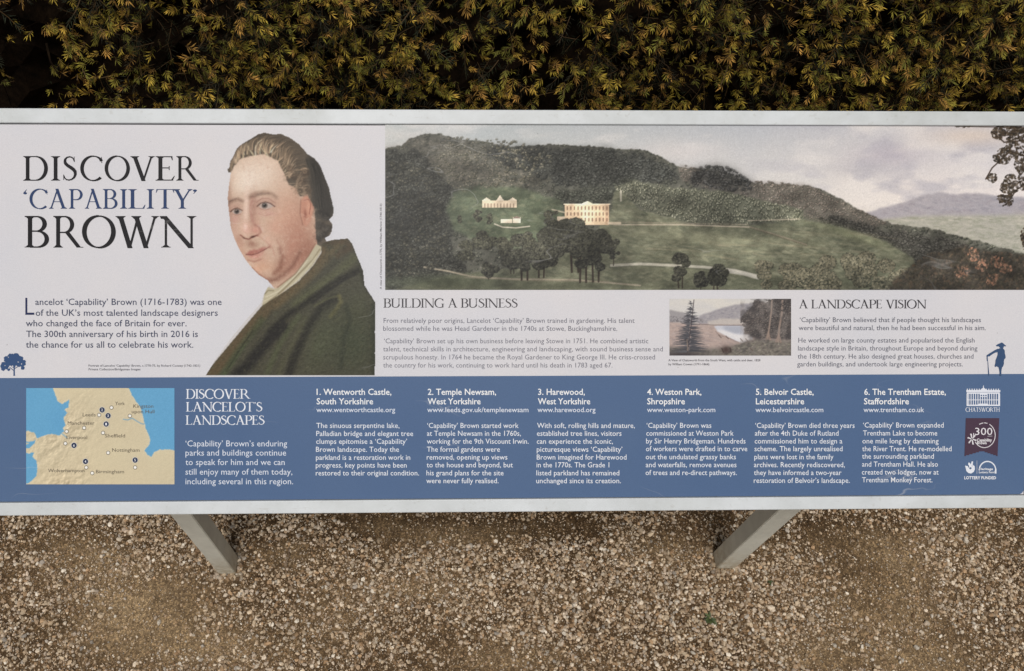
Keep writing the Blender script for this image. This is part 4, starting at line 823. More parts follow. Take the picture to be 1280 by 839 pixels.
cols = [
 (("1. Wentworth Castle,", 395.8, 489.3), ("South Yorkshire", 395.8, 466.5), ("www.wentworthcastle.org", 395.5, 494), (535, 545, 554.8, 564.8, 574.8, 584.5, 594.3),
  [("The sinuous serpentine lake,", 395.5, 499.3), ("Palladian bridge and elegant tree", 395.4, 516.5), ("clumps epitomise a ‘Capability’", 395.3, 508.8), ("Brown landscape. Today the", 395, 498.8), ("parkland is a restoration work in", 395, 512.8), ("progress, key points have been", 394.8, 508.3), ("restored to their original condition.", 394.8, 523.8)]),
 (("2. Temple Newsam,", 534.7, 620.1), ("West Yorkshire", 534.5, 600.7), ("www.leeds.gov.uk/templenewsam", 534, 660.5), y8,
  [("‘Capability’ Brown started work", 534, 648.2), ("at Temple Newsam in the 1760s,", 533.6, 651), ("working for the 9th Viscount Irwin.", 533.6, 660.7), ("The formal gardens were", 533.6, 624.9), ("removed, opening up views", 533.4, 634.2), ("to the house and beyond, but", 533.3, 641), ("his grand plans for the site", 533.1, 629.4), ("were never fully realised.", 532.9, 623.1)]),
 (("3. Harewood,", 672.5, 730.9), ("West Yorkshire", 672.2, 737.7), ("www.harewood.org", 671.8, 744.3), y8,
  [("With soft, rolling hills and mature,", 671.3, 793.4), ("established tree lines, visitors", 671.1, 776.7), ("can experience the iconic,", 670.9, 766), ("picturesque views ‘Capability’", 670.9, 777.8), ("Brown imagined for Harewood", 670.9, 783), ("in the 1770s. The Grade 1", 670.6, 761.5), ("listed parkland has remained", 670.4, 774), ("unchanged since its creation.", 670.2, 776)]),
 (("4. Weston Park,", 808.8, 876.6), ("Shropshire", 808.8, 856), ("www.weston-park.com", 808.6, 893.9), (534.9, 544.6, 554.4, 564, 574.1, 584, 593.8),
  [("‘Capability’ Brown was", 808.1, 889), ("commissioned at Weston Park", 807.7, 916.9), ("by Sir Henry Bridgeman. Hundreds", 807.5, 931.7), ("of workers were drafted in to carve", 807.3, 933.9), ("out the undulated grassy banks", 807, 919.7), ("and waterfalls, remove avenues", 807, 920.4), ("of trees and re-direct pathways.", 806.8, 920.8)]),
 (("5. Belvoir Castle,", 944.6, 1016.8), ("Leicestershire", 944.6, 1005), ("www.belvoircastle.com", 944.2, 1028.9), (534.9, 544.6, 554.4, 564, 574.1, 584, 593.8, 603.6),
  [("‘Capability’ Brown died three years", 943.8, 1068), ("after the 4th Duke of Rutland", 943.3, 1047.9), ("commissioned him to design a", 943.1, 1052.7), ("scheme. The largely unrealised", 942.9, 1052.9), ("plans were lost in the family", 942.7, 1041.6), ("archives. Recently rediscovered,", 942.2, 1055.8), ("they have informed a two-year", 942.2, 1051.6), ("restoration of Belvoir’s landscape.", 942, 1061.9)]),
 (("6. The Trentham Estate,", 1080, 1182), ("Staffordshire", 1079.6, 1135.9), ("www.trentham.co.uk", 1079.1, 1154.8), (534.5, 544.4, 554.3, 564, 573.4, 583.3, 593.2, 602.9),
  [("‘Capability’ Brown expanded", 1078.5, 1179.2), ("Trentham Lake to become", 1078.5, 1171.2), ("one mile long by damming", 1077.7, 1172.9), ("the River Trent. He re-modelled", 1077.5, 1189.1), ("the surrounding parkland", 1077.3, 1167), ("and Trentham Hall. He also", 1077.2, 1172.1), ("created two lodges, now at", 1077, 1172.9), ("Trentham Monkey Forest.", 1077.3, 1165.2)])]
for h1, h2, web, ys, body in cols:
    para('heading', [(*h1, 493.6), (*h2, 505.4)], 7.5, (240, 242, 246), .012, Z2)
    para('web_address', [(*web, 515.2)], 6.1, (224, 230, 240), .004, Z2)
    para('paragraph', [(*b, y) for b, y in zip(body, ys)], 6.3, (232, 236, 242), .002, Z2)

# map towns, numbered sites
q5 = lambda x, y: (x/4.533, 465+y/4.535)
for t, a, b, y in (('York', 654, 708, 188), ('Leeds', 470, 543, 252), ('Kingston', 757, 870, 203), ('upon Hull', 748, 876, 234), ('Manchester', 385, 537, 299), ('Liverpool', 378, 495, 380), ('Sheffield', 596, 710, 371), ('Nottingham', 637, 792, 452), ('Wolverhampton', 274, 480, 568), ('Birmingham', 545, 704, 574)):
    Lettering().add(t, a/4.533, b/4.533, 465+y/4.535, 4.3, (104, 96, 84), .0).done('place_name', pn, Z3)
towns = [(633, 202), (563, 244), (737, 249), (478, 317), (379, 337), (585, 345), (372, 405), (614, 458), (490, 541), (767, 541), (524, 573)]
for x, y in towns:
    a, b = q5(x, y); sh = Sheet(); sh.poly([disc(a, b, 2.55)], ink((120, 112, 96)), 12, holes=[disc(a, b, 1.85)]); sh.poly([disc(a, b, 1.83)], ink((242, 240, 232)), 10); sh.done('map_marker', pn, Z3)
sites = [(580, 215, '2'), (614, 248, '3'), (603, 295, '1'), (421, 416, '6'), (486, 507, '4'), (767, 499, '5')]
for x, y, _t in sites:
    a, b = q5(x, y); sh = Sheet(); sh.poly([disc(a, b, 3.9)], ink((214, 212, 204)), 16, holes=[disc(a, b, 3.3)]); sh.poly([disc(a, b, 3.28)], ink((48, 58, 84)), 14); sh.done('map_marker', pn, Z3)
for x, y, t in sites: a, b = q5(x, y); Lettering().add(t, a-1.0, a+1.0, b+1.5, 3.0, (232, 234, 238), .01).done('site_number', pn, Z3+.0002)

# silhouettes standing on the band
TB = (56, 82, 122)
rt = random.Random(4); pol = []
blobs = [(14, 446, 4.5), (20, 445, 4.2), (9, 449, 4.2), (25, 449, 4.4), (5, 456, 3.8), (28, 455, 3.8), (12, 453, 5), (19, 452, 5), (24, 455, 4.5), (4, 461, 2.6), (28.5, 460, 2.4), (8, 458, 3.6), (17, 457, 3), (11, 462, 1.8), (3, 458, 2.6), (30, 452, 2.4)]
for x, y, r in blobs:
    n = 16; pol.append([(x+r*rt.uniform(.82, 1.15)*math.cos(6.283*i/n), y+r*.92*rt.uniform(.82, 1.15)*math.sin(6.283*i/n)) for i in range(n)])
pol += [seg((17.8, 455), (17.8, 469.6), 1.3, 1.9), seg((17.5, 463.5), (12, 459), 1, .7), seg((18, 461), (25, 457), .9, .6), seg((17.8, 458), (21, 453), .8, .6), seg((16.6, 469.6), (19.2, 469.6), .5)]
sh = Sheet(); sh.poly(pol, ink(TB), 56, holes=[disc(13.6, 458.6, 1.2, .8), disc(15.8, 458, .9, 1.1), disc(22.8, 452.6, .9, .5), disc(27, 455, .7), disc(6.3, 457, .6), disc(10.5, 446.5, .6)]); sh.done('tree_silhouette', pn, Z1)
m1 = lambda Lp: [(1225+a/15.83, 422+b/15.83) for a, b in Lp]
man = [m1([(312, 160), (350, 130), (385, 118), (412, 104), (435, 100), (458, 115), (490, 145), (522, 168), (500, 174), (472, 170), (466, 196), (450, 212), (470, 230), (488, 258), (490, 320), (505, 370), (502, 410), (480, 430), (470, 470), (472, 520), (455, 570), (436, 592),
         (428, 620), (420, 680), (422, 725), (416, 762), (374, 762), (380, 730), (384, 690), (374, 630), (362, 588), (330, 574), (290, 582), (286, 560), (302, 500), (304, 450), (326, 400), (346, 340), (345, 290), (300, 300), (250, 325), (190, 370), (150, 380), (125, 376), (130, 350), (200, 305), (270, 262), (330, 230), (390, 215), (400, 205), (376, 185), (362, 172), (330, 178)]),
       m1([(128, 376), (148, 376), (156, 460), (184, 762), (160, 762), (146, 470), (132, 455)])]
sh = Sheet(); sh.poly(man, ink((58, 82, 116)), 70); sh.done('figure_silhouette', pn, Z1)

# emblems at the right of the band
e = lambda x, y: (1195+x/6.357, 478+y/6.356)
E = lambda Lp: [e(*p) for p in Lp]
sh = Sheet(); W = ink((226, 230, 238)); polys = [E([(80, 62), (350, 62), (350, 76), (80, 76)]), E([(84, 80), (346, 80), (346, 90), (84, 90)]), E([(84, 176), (346, 176), (346, 188), (84, 188)]), E([(188, 62), (216, 40), (244, 62)]), E([(213, 26), (219, 26), (219, 44), (213, 44)]),
    E([(82, 90), (92, 90), (92, 188), (82, 188)]), E([(338, 90), (348, 90), (348, 188), (338, 188)]), E([(84, 136), (346, 136), (346, 142), (84, 142)]), E([(180, 168), (250, 168), (262, 188), (168, 188)])]
for i in range(14):
    x = 96+i*18.2; polys += [E([(x, 90), (x+6.5, 90), (x+6.5, 176), (x, 176)])]
for x in range(84, 350, 19): polys.append(E([(x, 50), (x+7, 50), (x+7, 63), (x, 63)]))
polys += [E([(186, 92), (246, 92), (246, 100), (186, 100)]), E([(190, 110), (242, 110), (242, 116), (190, 116)])]
sh.poly(polys, W, 60); sh.done('house_emblem', pn, Z2)
sh = Sheet(); sh.poly([E([(76, 284), (342, 284), (328, 586), (205, 545), (65, 586)])], ink((74, 56, 72)), 40); rb = sh.done('ribbon_emblem', pn, Z2)
sh = Sheet(); W = ink((224, 222, 226)); cxr, cyr = 222, 420
ring = arc(cxr, cyr, 86, 98, -60, 150, 40); P1 = []
for a0, a1 in ((-62, 148), (-118, -96), (-92, -74), (172, 190)):
    P1 += [seg(a, b, .9) for a, b in zip(E(arc(cxr, cyr, 86, 98, a0, a1, 30)), E(arc(cxr, cyr, 86, 98, a0, a1, 30))[1:])]
for a in range(0, 360, 60):
    ca, sa = math.cos(math.radians(a+15)), math.sin(math.radians(a+15)); P1.append(E([(124+6*ca-9*sa*.4, 450+7*sa+9*ca*.4), (124+34*ca-11*sa*.6, 450+42*sa+9*ca*.6), (124+38*ca+9*sa*.6, 450+46*sa-9*ca*.6), (124+6*ca+9*sa*.4, 450+7*sa-9*ca*.4)]))
sh.poly(P1, W, 80); sh.done('ring_emblem', pn, Z3)
L = Lettering(); 
for t, x0, x1, y, cap, off in (('300', 148, 286, 418, 9.0, .0), ('Capability', 163, 282, 469, 3.5, .03), ('Brown', 163, 240, 491, 3.3, .03), ('years', 248, 284, 430, 1.4, .0)):
    L.add(t, e(x0, 0)[0], e(x1, 0)[0], e(0, y)[1], cap, (226, 224, 228), off)
L.done('emblem_lettering', pn, Z3)
sh = Sheet(); W = ink((226, 232, 240))
hand = [E([(70, 662), (90, 664), (98, 680), (104, 668), (94, 650), (98, 636), (108, 640), (116, 652), (122, 628), (134, 628), (130, 654), (146, 666), (148, 690), (138, 712), (118, 724), (96, 720), (80, 704), (76, 684)])]
sh.poly(hand, W, 40, holes=[E(disc(112, 682, 10, 8)), E(disc(126, 664, 4, 3))]); sh.poly([E([(163, 622), (165, 622), (165, 726), (163, 726)])], W, 6)
A = E(arc(248, 700, 66, 72, 180, 360, 30)); sh.poly([seg(a, b, 1.5) for a, b in zip(A, A[1:])]+[E([(307, 690), (319, 690), (319, 724), (307, 724)])], W, 40)
sh.done('lottery_emblem', pn, Z2)
L = Lettering()
for t, x0, x1, y, cap, off in (('Heritage', 180, 292, 696, 2.6, .025), ('Lottery Fund', 180, 304, 721, 2.4, .025), ('LOTTERY FUNDED', 64, 316, 769, 3.5, .03)):
    L.add(t, e(x0, 0)[0], e(x1, 0)[0], e(0, y)[1], cap, (230, 234, 240), off)
L.done('emblem_lettering', pn, Z2)
# ---------------------------------------------------------------- yew hedge close behind the board
HR = np.random.default_rng(11)
def make_foliage():
    m = NT('yew_needles'); a = m.n('ShaderNodeAttribute', attribute_name='Col'); oi = m.n('ShaderNodeObjectInfo')
    m.l(a.outputs['Color'], m.b.inputs['Base Color']); m.b.inputs['Roughness'].default_value = .6; m.b.inputs['Specular IOR Level'].default_value = .12
    return m.m
M_YEW = make_foliage()
def make_bark():
    m = NT('yew_bark_shaded'); p = m.pos(); c = m.ramp(m.noise(60, 5, .6, p), [(.3, (.004, .003, .002)), (.7, (.016, .010, .006))]); m.l(c, m.b.inputs['Base Color']); m.b.inputs['Roughness'].default_value = .95; m.b.inputs['Specular IOR Level'].default_value = .02  # bark near black: the hedge's inner shade is put into the colour
    m.bump(m.noise(120, 4, .6, p), .6, .004); return m.m
M_BARK_SHADED = make_bark()
HX0, HX1, HZ, HY = -1.55, 1.95, 1.62, .925
hedge = bpy.data.objects.new('yew_hedge', None); COL.objects.link(hedge); hedge.location = ((HX0+HX1)/2, HY+.3, 0)
tag(hedge, 'dense clipped yew hedge with yellow tipped shoots behind the board', 'hedge')
HO = np.array(((HX0+HX1)/2, HY+.3, 0.0))

def shoot_proto(kind, rng):
    """one yew shoot growing along +x: stem and two ranks of needles. kind 0 fresh tuft, 1 long spray, 2 old dark spray"""
    L = (rng.uniform(.008, .015), rng.uniform(.020, .034), rng.uniform(.03, .05))[kind]
    n = (int(rng.integers(10, 14)), int(rng.integers(16, 22)), int(rng.integers(15, 20)))[kind]
    bend = rng.uniform(-.35, .35); V = []; Fc = []; S = []
    def at(t): return np.array((L*t, L*bend*t*t, -L*.12*t*t))
    for i in range(n):
        t = (i+.5)/n; b = at(t); side = 1 if i % 2 else -1
        ang = (math.radians(72-48*t) if kind else math.radians(72-50*t))+rng.normal()*.2; roll = rng.normal()*(.45 if kind else .9)
        ln = (.0125, .0115, .0150)[kind]*(1-.42*t*t if kind else 1-.2*t)*rng.uniform(.8, 1.12); wd = .00068*rng.uniform(.85, 1.2)*(1.15 if kind == 0 else 1)
        d = np.array((math.cos(ang), side*math.sin(ang)*math.cos(roll), math.sin(ang)*math.sin(roll)+.18)); d /= np.linalg.norm(d)
        u = np.cross(d, (0, 0, 1.0)); u /= np.linalg.norm(u)+1e-9
        k = len(V); curve = np.array((.0018, 0, -.0012))
        V += [b, b+d*ln*.45+u*wd+curve*.4, b+d*ln+curve*1.4, b+d*ln*.45-u*wd+curve*.4]; Fc += [(k, k+1, k+2), (k, k+2, k+3)]
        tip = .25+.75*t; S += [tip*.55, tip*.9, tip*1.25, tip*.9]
    k = len(V); w = .0007
    for t in (0, .5, 1): b = at(t); V += [b+(0, w, 0), b+(0, -w*.5, w), b+(0, -w*.5, -w)]; S += [-1, -1, -1]
    for j in (0, 3):
        for q in range(3): a, b_ = k+j+q, k+j+(q+1) % 3; Fc += [(a, b_, b_+3), (a, b_+3, a+3)]
    return np.array(V), np.array(Fc), np.array(S)
protos = [[shoot_proto(k, HR) for _ in range((8, 8, 6)[k])] for k in range(3)]
PAL = [np.array(c) for c in ((.56, .37, .065), (.44, .32, .050), (.32, .27, .045), (.50, .28, .07), (.20, .19, .038))]
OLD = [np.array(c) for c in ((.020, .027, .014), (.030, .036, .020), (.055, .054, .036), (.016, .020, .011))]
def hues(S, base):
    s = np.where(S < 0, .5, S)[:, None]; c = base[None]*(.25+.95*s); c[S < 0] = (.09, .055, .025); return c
def vnoise(x, z, sc, seed):
    r = np.random.default_rng(seed); g = r.random((64, 64)); fx, fz = (x/sc+20) % 62, (z/sc+20) % 62; ix, iz = fx.astype(int), fz.astype(int); fx, fz = fx-ix, fz-iz
    return (g[iz, ix]*(1-fx)+g[iz, ix+1]*fx)*(1-fz)+(g[iz+1, ix]*(1-fx)+g[iz+1, ix+1]*fx)*fz
def basis(d, up):
    d = d/np.linalg.norm(d); s = np.cross(up, d); s /= np.linalg.norm(s)+1e-9; return np.stack([d, s, np.cross(d, s)], 1)
items = []                                           # (x, y, z, rotation, scale, kind, proto, colour)
def scatter(n, x0, x1, z0, z1, kinds, depth, cell=None):
    P_ = HR.random((n*2, 3)); x = x0+(x1-x0)*P_[:, 0]; z = z0+(z1-z0)*P_[:, 1]
    if cell:                                         # clipped surface: tips sit shoulder to shoulder
        gx, gz = np.meshgrid(np.arange(x0, x1, cell), np.arange(z0, z1, cell*.9)); n = gx.size; P_ = HR.random((n, 3))
        x = gx.ravel()+(P_[:, 0]-.5)*cell*1.15; z = gz.ravel()+(P_[:, 1]-.5)*cell*1.15
    dn = .65*vnoise(x, z, .045, 3)+.35*vnoise(x, z, .2, 5); left = np.clip((-.50-x)/.12, 0, 1)
    if cell: keep = P_[:, 2] < np.clip((dn-.18)*4.0, .12, .9)*(1-.8*left)
    else: keep = (P_[:, 2] < np.clip((dn-.38)*4.2, .03, 1)*(1-.8*left))
    for i in np.nonzero(keep)[0][:n]:
        k = int(HR.choice(3, p=kinds)); bulge = (vnoise(x[i:i+1], z[i:i+1], .11, 8)[0]-.5)*.06
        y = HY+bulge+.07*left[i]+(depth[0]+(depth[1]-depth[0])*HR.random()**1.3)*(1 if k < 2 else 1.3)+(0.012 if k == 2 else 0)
        clump = 1 if k == 2 else (int(HR.integers(2, 4)) if cell else int(HR.integers(1, 3)))
        d0 = np.array((.2+HR.normal()*.75, -.65-.3*HR.random(), -.2+HR.normal()*.65))
        f = HR.uniform(.45, 1.3)
        warm = vnoise(x[i:i+1], z[i:i+1], .3, 9)[0]
        for c in range(clump):
            d = d0+HR.normal(size=3)*.45; up = HR.normal(size=3)*.6+(0, 0, 1)
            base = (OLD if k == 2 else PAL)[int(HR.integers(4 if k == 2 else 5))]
            if k < 2: base = base*f*(1-.0*warm)
            items.append((x[i]+HR.normal()*.009, y, z[i]+HR.normal()*.009, basis(d, up), HR.uniform(.5, .92)*(1.15 if k == 2 else 1), k, int(HR.integers(len(protos[k]))), base))
scatter(0, -1.3, 1.7, .72, 1.24, (.84, .13, .03), (-.01, .04), .0185)
scatter(1800, -1.3, 1.7, .72, 1.24, (.5, .3, .2), (.03, .10))
scatter(5200, -1.3, 1.7, .70, 1.28, (.04, .08, .88), (.04, .18))
scatter(1500, HX0, HX1, .02, .68, (.35, .35, .30), (-.01, .08))
scatter(900, HX0, HX1, 1.30, HZ, (.45, .35, .20), (-.01, .09))
# the 300 nearest the viewer inside the strip that shows are parts of their own, the rest one mass
def in_view(it): return -.9 < it[0] < 1.35 and .80 < it[2] < 1.12 and it[5] < 2
order = sorted([i for i, it in enumerate(items) if in_view(it)], key=lambda i: items[i][1]-.02*(items[i][5] == 1))
first = set(order[::2][:300]); cache = {}
for i in sorted(first):
    x, y, z, R, s, k, p, base = items[i]; tone = min(range(5), key=lambda q: float(np.abs(PAL[q]-base).sum())); key = (k, p, tone)
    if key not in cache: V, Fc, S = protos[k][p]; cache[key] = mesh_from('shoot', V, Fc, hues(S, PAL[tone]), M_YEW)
    o = obj('shoot', cache[key], hedge)
    o.matrix_local = Matrix.Translation(Vector((x, y, z))-Vector(HO)) @ Matrix([[R[a][b]*s for b in range(3)]+[0] for a in range(3)]+[[0, 0, 0, 1]])
VV = []; FF = []; CC = []; n0 = 0
for i, (x, y, z, R, s, k, p, base) in enumerate(items):
    if i in first: continue
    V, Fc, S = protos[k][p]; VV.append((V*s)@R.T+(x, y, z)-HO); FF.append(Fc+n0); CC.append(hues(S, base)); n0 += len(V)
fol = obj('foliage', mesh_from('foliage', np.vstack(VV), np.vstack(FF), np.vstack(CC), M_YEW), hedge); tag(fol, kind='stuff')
# inner twigs
VV = []; FF = []; n0 = 0
for i in range(1500):
    x = HR.uniform(HX0, HX1); z = HR.uniform(.05, HZ-.03); y = HY+HR.uniform(.02, .17); d = np.array((HR.normal()*.6, -.6, HR.normal()*.6)); d /= np.linalg.norm(d); L = HR.uniform(.05, .14); r = HR.uniform(.0008, .0022)
    R = basis(d, HR.normal(size=3)); mid = HR.normal(size=2)*.12*L
    pts = [(-L*.6, 0, 0), (0, mid[0], mid[1]), (L*.4, mid[0]*.3, mid[1]*.2)]
    V = np.array([(a, b+rr*math.cos(t), c+rr*math.sin(t)) for (a, b, c), rr in zip(pts, (r, r*.8, r*.4)) for t in (0, 2.09, 4.19)])
    Fc = [(j*3+q, j*3+(q+1) % 3, j*3+3+(q+1) % 3) for j in (0, 1) for q in range(3)]+[(j*3+q, j*3+3+(q+1) % 3, j*3+3+q) for j in (0, 1) for q in range(3)]
    VV.append(V@R.T+(x, y, z)-HO); FF.append(np.array(Fc)+n0); n0 += 9
tw = obj('twigs', mesh_from('twigs', np.vstack(VV), np.vstack(FF), None, M_BARK_SHADED), hedge); tag(tw, kind='stuff')
# heart of old wood and dead needles, near black as painted-in deep shade, lumpy, well behind the shoots
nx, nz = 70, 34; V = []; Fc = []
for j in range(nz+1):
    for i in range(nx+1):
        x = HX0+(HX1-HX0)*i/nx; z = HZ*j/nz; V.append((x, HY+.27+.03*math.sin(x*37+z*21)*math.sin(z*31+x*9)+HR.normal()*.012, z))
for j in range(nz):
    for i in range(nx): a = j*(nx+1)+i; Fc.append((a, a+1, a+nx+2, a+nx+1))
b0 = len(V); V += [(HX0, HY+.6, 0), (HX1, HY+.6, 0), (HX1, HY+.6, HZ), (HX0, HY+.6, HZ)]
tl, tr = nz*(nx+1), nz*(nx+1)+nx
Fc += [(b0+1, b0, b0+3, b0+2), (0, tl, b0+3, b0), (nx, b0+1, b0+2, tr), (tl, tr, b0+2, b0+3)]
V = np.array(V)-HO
core = obj('shaded_inner_wood', mesh_from('shaded_inner_wood', V, Fc, None, M_BARK_SHADED), hedge); tag(core, kind='stuff')
# ---------------------------------------------------------------- ground and gravel
GR = np.random.default_rng(23)
def gp(px, py):
    r = ray(px, py); return r[:2]*(-EYE/r[2])
def make_soil():
    m = NT('gravel_path_soil'); p = m.pos()
    c = m.ramp(m.noise(3.2, 5, .6, p, .4), [(.28, (.6, .56, .52)), (.5, (1, 1, 1)), (.72, (1.3, 1.32, 1.34))]); at = m.n('ShaderNodeAttribute', attribute_name='Col'); c = m.mix(1.0, at.outputs['Color'], c, 'MULTIPLY')
    vo = m.n('ShaderNodeTexVoronoi'); vo.inputs['Scale'].default_value = 330; m.l(p, vo.inputs['Vector'])
    gr = m.ramp(vo.outputs['Color'], [(.25, (.5, .45, .42)), (.6, (1.0, .97, .93)), (.85, (2.0, 1.9, 1.75))]); c = m.mix(.75, c, m.mix(1.0, c, gr, 'MULTIPLY'))
    f = m.ramp(m.noise(45, 4, .7, p), [(.3, (.62, .6, .58)), (.68, (1.15, 1.14, 1.12))]); c = m.mix(1.0, c, f, 'MULTIPLY')
    m.l(c, m.b.inputs['Base Color']); m.b.inputs['Roughness'].default_value = .95; m.b.inputs['Specular IOR Level'].default_value = .15
    h = m.mix(.5, m.noise(160, 5, .7, p), vo.outputs['Distance']); m.bump(h, 1.0, .004); return m.m
M_SOIL = make_soil()
def make_stone():
    m = NT('gravel_stone'); p = m.pos(); a = m.n('ShaderNodeAttribute', attribute_name='Col')
    c = m.mix(1.0, a.outputs['Color'], m.ramp(m.noise(420, 3, .6, p), [(.3, (.74, .72, .70)), (.7, (1.12, 1.11, 1.10))]), 'MULTIPLY')
    m.l(c, m.b.inputs['Base Color']); m.b.inputs['Roughness'].default_value = .85; m.b.inputs['Specular IOR Level'].default_value = .25; return m.m
M_STONE = make_stone()
# one sheet out to the horizon, finely divided and gently uneven where the board stands
def gh(x, y): return (vnoise(x, y, .16, 31)-.5)*.010+(vnoise(x, y, .045, 32)-.5)*.004
xs = np.concatenate([[-150, -40, -12, -4, -2.2], np.linspace(-1.7, 2.1, 191), [2.6, 4.5, 12, 40, 150]]); ys = np.concatenate([[-150, -40, -10, -3, -1.2], np.linspace(-.5, 1.3, 91), [2.2, 5, 14, 45, 150]])
X, Y = np.meshgrid(xs, ys); inner = (X > -1.65) & (X < 2.05) & (Y > -.45) & (Y < 1.25); Zg = np.where(inner, gh(X, Y), 0)
i = np.arange(X.size).reshape(X.shape); Fq = np.stack([i[:-1, :-1].ravel(), i[:-1, 1:].ravel(), i[1:, 1:].ravel(), i[1:, :-1].ravel()], 1)
# bare and stony places, where the photograph shows them
def spots(L):
    o = []
    for px, py, rx, ry, a in L:
        c = gp(px, py); e = gp(px+rx, py); g_ = gp(px, py+ry); o.append((c, abs(e[0]-c[0]), abs(g_[1]-c[1])+1e-4, a))
    return o
BARE = spots([(170, 760, 90, 50, .75), (120, 690, 60, 30, .5), (60, 670, 50, 20, .4), (420, 770, 60, 50, .25), (560, 668, 80, 18, .8), (470, 655, 60, 12, .7), (360, 690, 60, 20, .6), (520, 735, 60, 14, .5), (700, 660, 90, 14, .6), (740, 745, 60, 14, .3), (830, 680, 60, 24, .55),
              (1110, 690, 60, 40, .75), (1040, 665, 50, 20, .5), (1100, 770, 70, 40, .65), (1220, 660, 60, 22, .55), (1030, 820, 60, 24, .6), (640, 825, 80, 20, .45), (250, 810, 90, 26, .55), (1160, 830, 80, 26, .5)])
RICH = spots([(600, 700, 110, 26, .5), (330, 770, 70, 40, .3), (780, 710, 120, 26, .5), (700, 770, 160, 30, .45), (910, 770, 70, 40, .55), (940, 820, 80, 20, .45), (40, 650, 30, 12, .4), (1180, 680, 26, 30, .4), (70, 800, 50, 30, .3), (990, 720, 60, 30, .35), (300, 830, 60, 12, .4), (440, 720, 70, 30, .4), (230, 700, 60, 30, .25)])
# soil: dry sandy earth where the gravel is worn away, toward the hedge foot damp humus with the board's shade painted in
_b = np.zeros(X.size); xf, yf = X.ravel(), Y.ravel()
for c, rx, ry, a in BARE: _b += a*np.exp(-(((xf-c[0])/rx)**2+((yf-c[1])/ry)**2))
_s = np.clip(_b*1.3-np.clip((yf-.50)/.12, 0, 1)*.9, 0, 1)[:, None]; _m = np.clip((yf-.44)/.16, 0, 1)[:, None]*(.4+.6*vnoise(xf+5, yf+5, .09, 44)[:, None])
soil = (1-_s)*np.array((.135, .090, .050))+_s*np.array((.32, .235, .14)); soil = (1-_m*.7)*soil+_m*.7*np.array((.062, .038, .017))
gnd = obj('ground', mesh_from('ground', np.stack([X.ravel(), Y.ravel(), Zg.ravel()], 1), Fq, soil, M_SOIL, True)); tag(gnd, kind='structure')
def density(x, y):
    d = .62+(vnoise(x, y, .11, 41)-.5)*.75+(vnoise(x, y, .035, 42)-.5)*.4
    for L, s in ((BARE, -1), (RICH, 1)):
        for c, rx, ry, a in L: d += s*a*np.exp(-(((x-c[0])/rx)**2+((y-c[1])/ry)**2))
    return np.clip(d, .05, 1.1)
def ico(sub):
    bm = bmesh.new(); bmesh.ops.create_icosphere(bm, subdivisions=sub, radius=1); V = np.array([v.co[:] for v in bm.verts]); Fc = np.array([[v.index for v in f.verts] for f in bm.faces]); bm.free(); return V, Fc
I1, I2 = ico(1), ico(2); OV = np.array([(1, 0, 0), (-1, 0, 0), (0, 1, 0), (0, -1, 0), (0, 0, 1), (0, 0, -1)], float); OF = np.array([(0, 2, 4), (2, 1, 4), (1, 3, 4), (3, 0, 4), (2, 0, 5), (1, 2, 5), (3, 1, 5), (0, 3, 5)])
STONE = np.array([(.57, .455, .32), (.46, .35, .235), (.67, .57, .445), (.36, .26, .17), (.54, .44, .34), (.74, .67, .56), (.43, .29, .17), (.44, .39, .33), (.28, .18, .10)])
SW = np.array([.20, .18, .12, .14, .12, .05, .10, .04, .05])
def stones(n, shape, r0, r1, skew, jit, flat, sink, dmin=0, box=(-1.5, 1.8, -.25, .98), col=1.0, shades=SW):
    V0, F0 = shape; x = GR.uniform(box[0], box[1], n*2); y = GR.uniform(box[2], box[3], n*2); d = density(x, y); k = (GR.random(n*2)*.95+dmin < d)
    for a, b, c, e_ in ((-.4470, -.4105, .4625, .4985), (.6075, .6475, .4640, .4990)): k &= ~((x > a-.002) & (x < b+.002) & (y > c-.002) & (y < e_+.002))
    x, y = x[k][:n], y[k][:n]; n = len(x); m = len(V0)
    r = r0+(r1-r0)*GR.random(n)**skew; nz = 1+GR.normal(size=(n, m))*jit
    ax = np.stack([GR.uniform(.75, 1.3, n), GR.uniform(.65, 1.0, n), GR.uniform(*flat, n)], 1)
    P = V0[None]*nz[..., None]*ax[:, None]*r[:, None, None]
    q = GR.normal(size=(n, 4))*np.array((1.6, .35, .35, 1.6)); q /= np.linalg.norm(q, axis=1)[:, None]; w_, a, b, c = q.T
    R = np.stack([1-2*(b*b+c*c), 2*(a*b-c*w_), 2*(a*c+b*w_), 2*(a*b+c*w_), 1-2*(a*a+c*c), 2*(b*c-a*w_), 2*(a*c-b*w_), 2*(b*c+a*w_), 1-2*(a*a+b*b)], 1).reshape(n, 3, 3)
    P = np.einsum('nij,nmj->nmi', R, P)
    zb = gh(x, y)+r*ax[:, 2]*sink; P += np.stack([x, y, zb], 1)[:, None]
    c0 = STONE[GR.choice(len(STONE), n, p=shades/shades.sum())]*GR.uniform(.66, 1.3, (n, 1))*col
    C = np.repeat(c0, m, 0); Fc = (F0[None]+(np.arange(n)*m)[:, None, None]).reshape(-1, 3)
    return P.reshape(-1, 3), Fc, C
def join(L):
    o = 0; V, Fc, C = [], [], []
    for a, b, c in L: V.append(a); Fc.append(b+o); C.append(c); o += len(a)
    return np.vstack(V), np.vstack(Fc), np.vstack(C)
VIEW = (-1.28, 1.6, .14, .80)
big = join([stones(1300, I2, .0040, .0070, 2.4, .10, (.45, .75), .35, .1), stones(30000, I1, .0022, .0052, 1.6, .17, (.5, .9), .35, .0, VIEW), stones(7000, I1, .0024, .0054, 1.5, .15, (.5, .9), .35)])
near = []
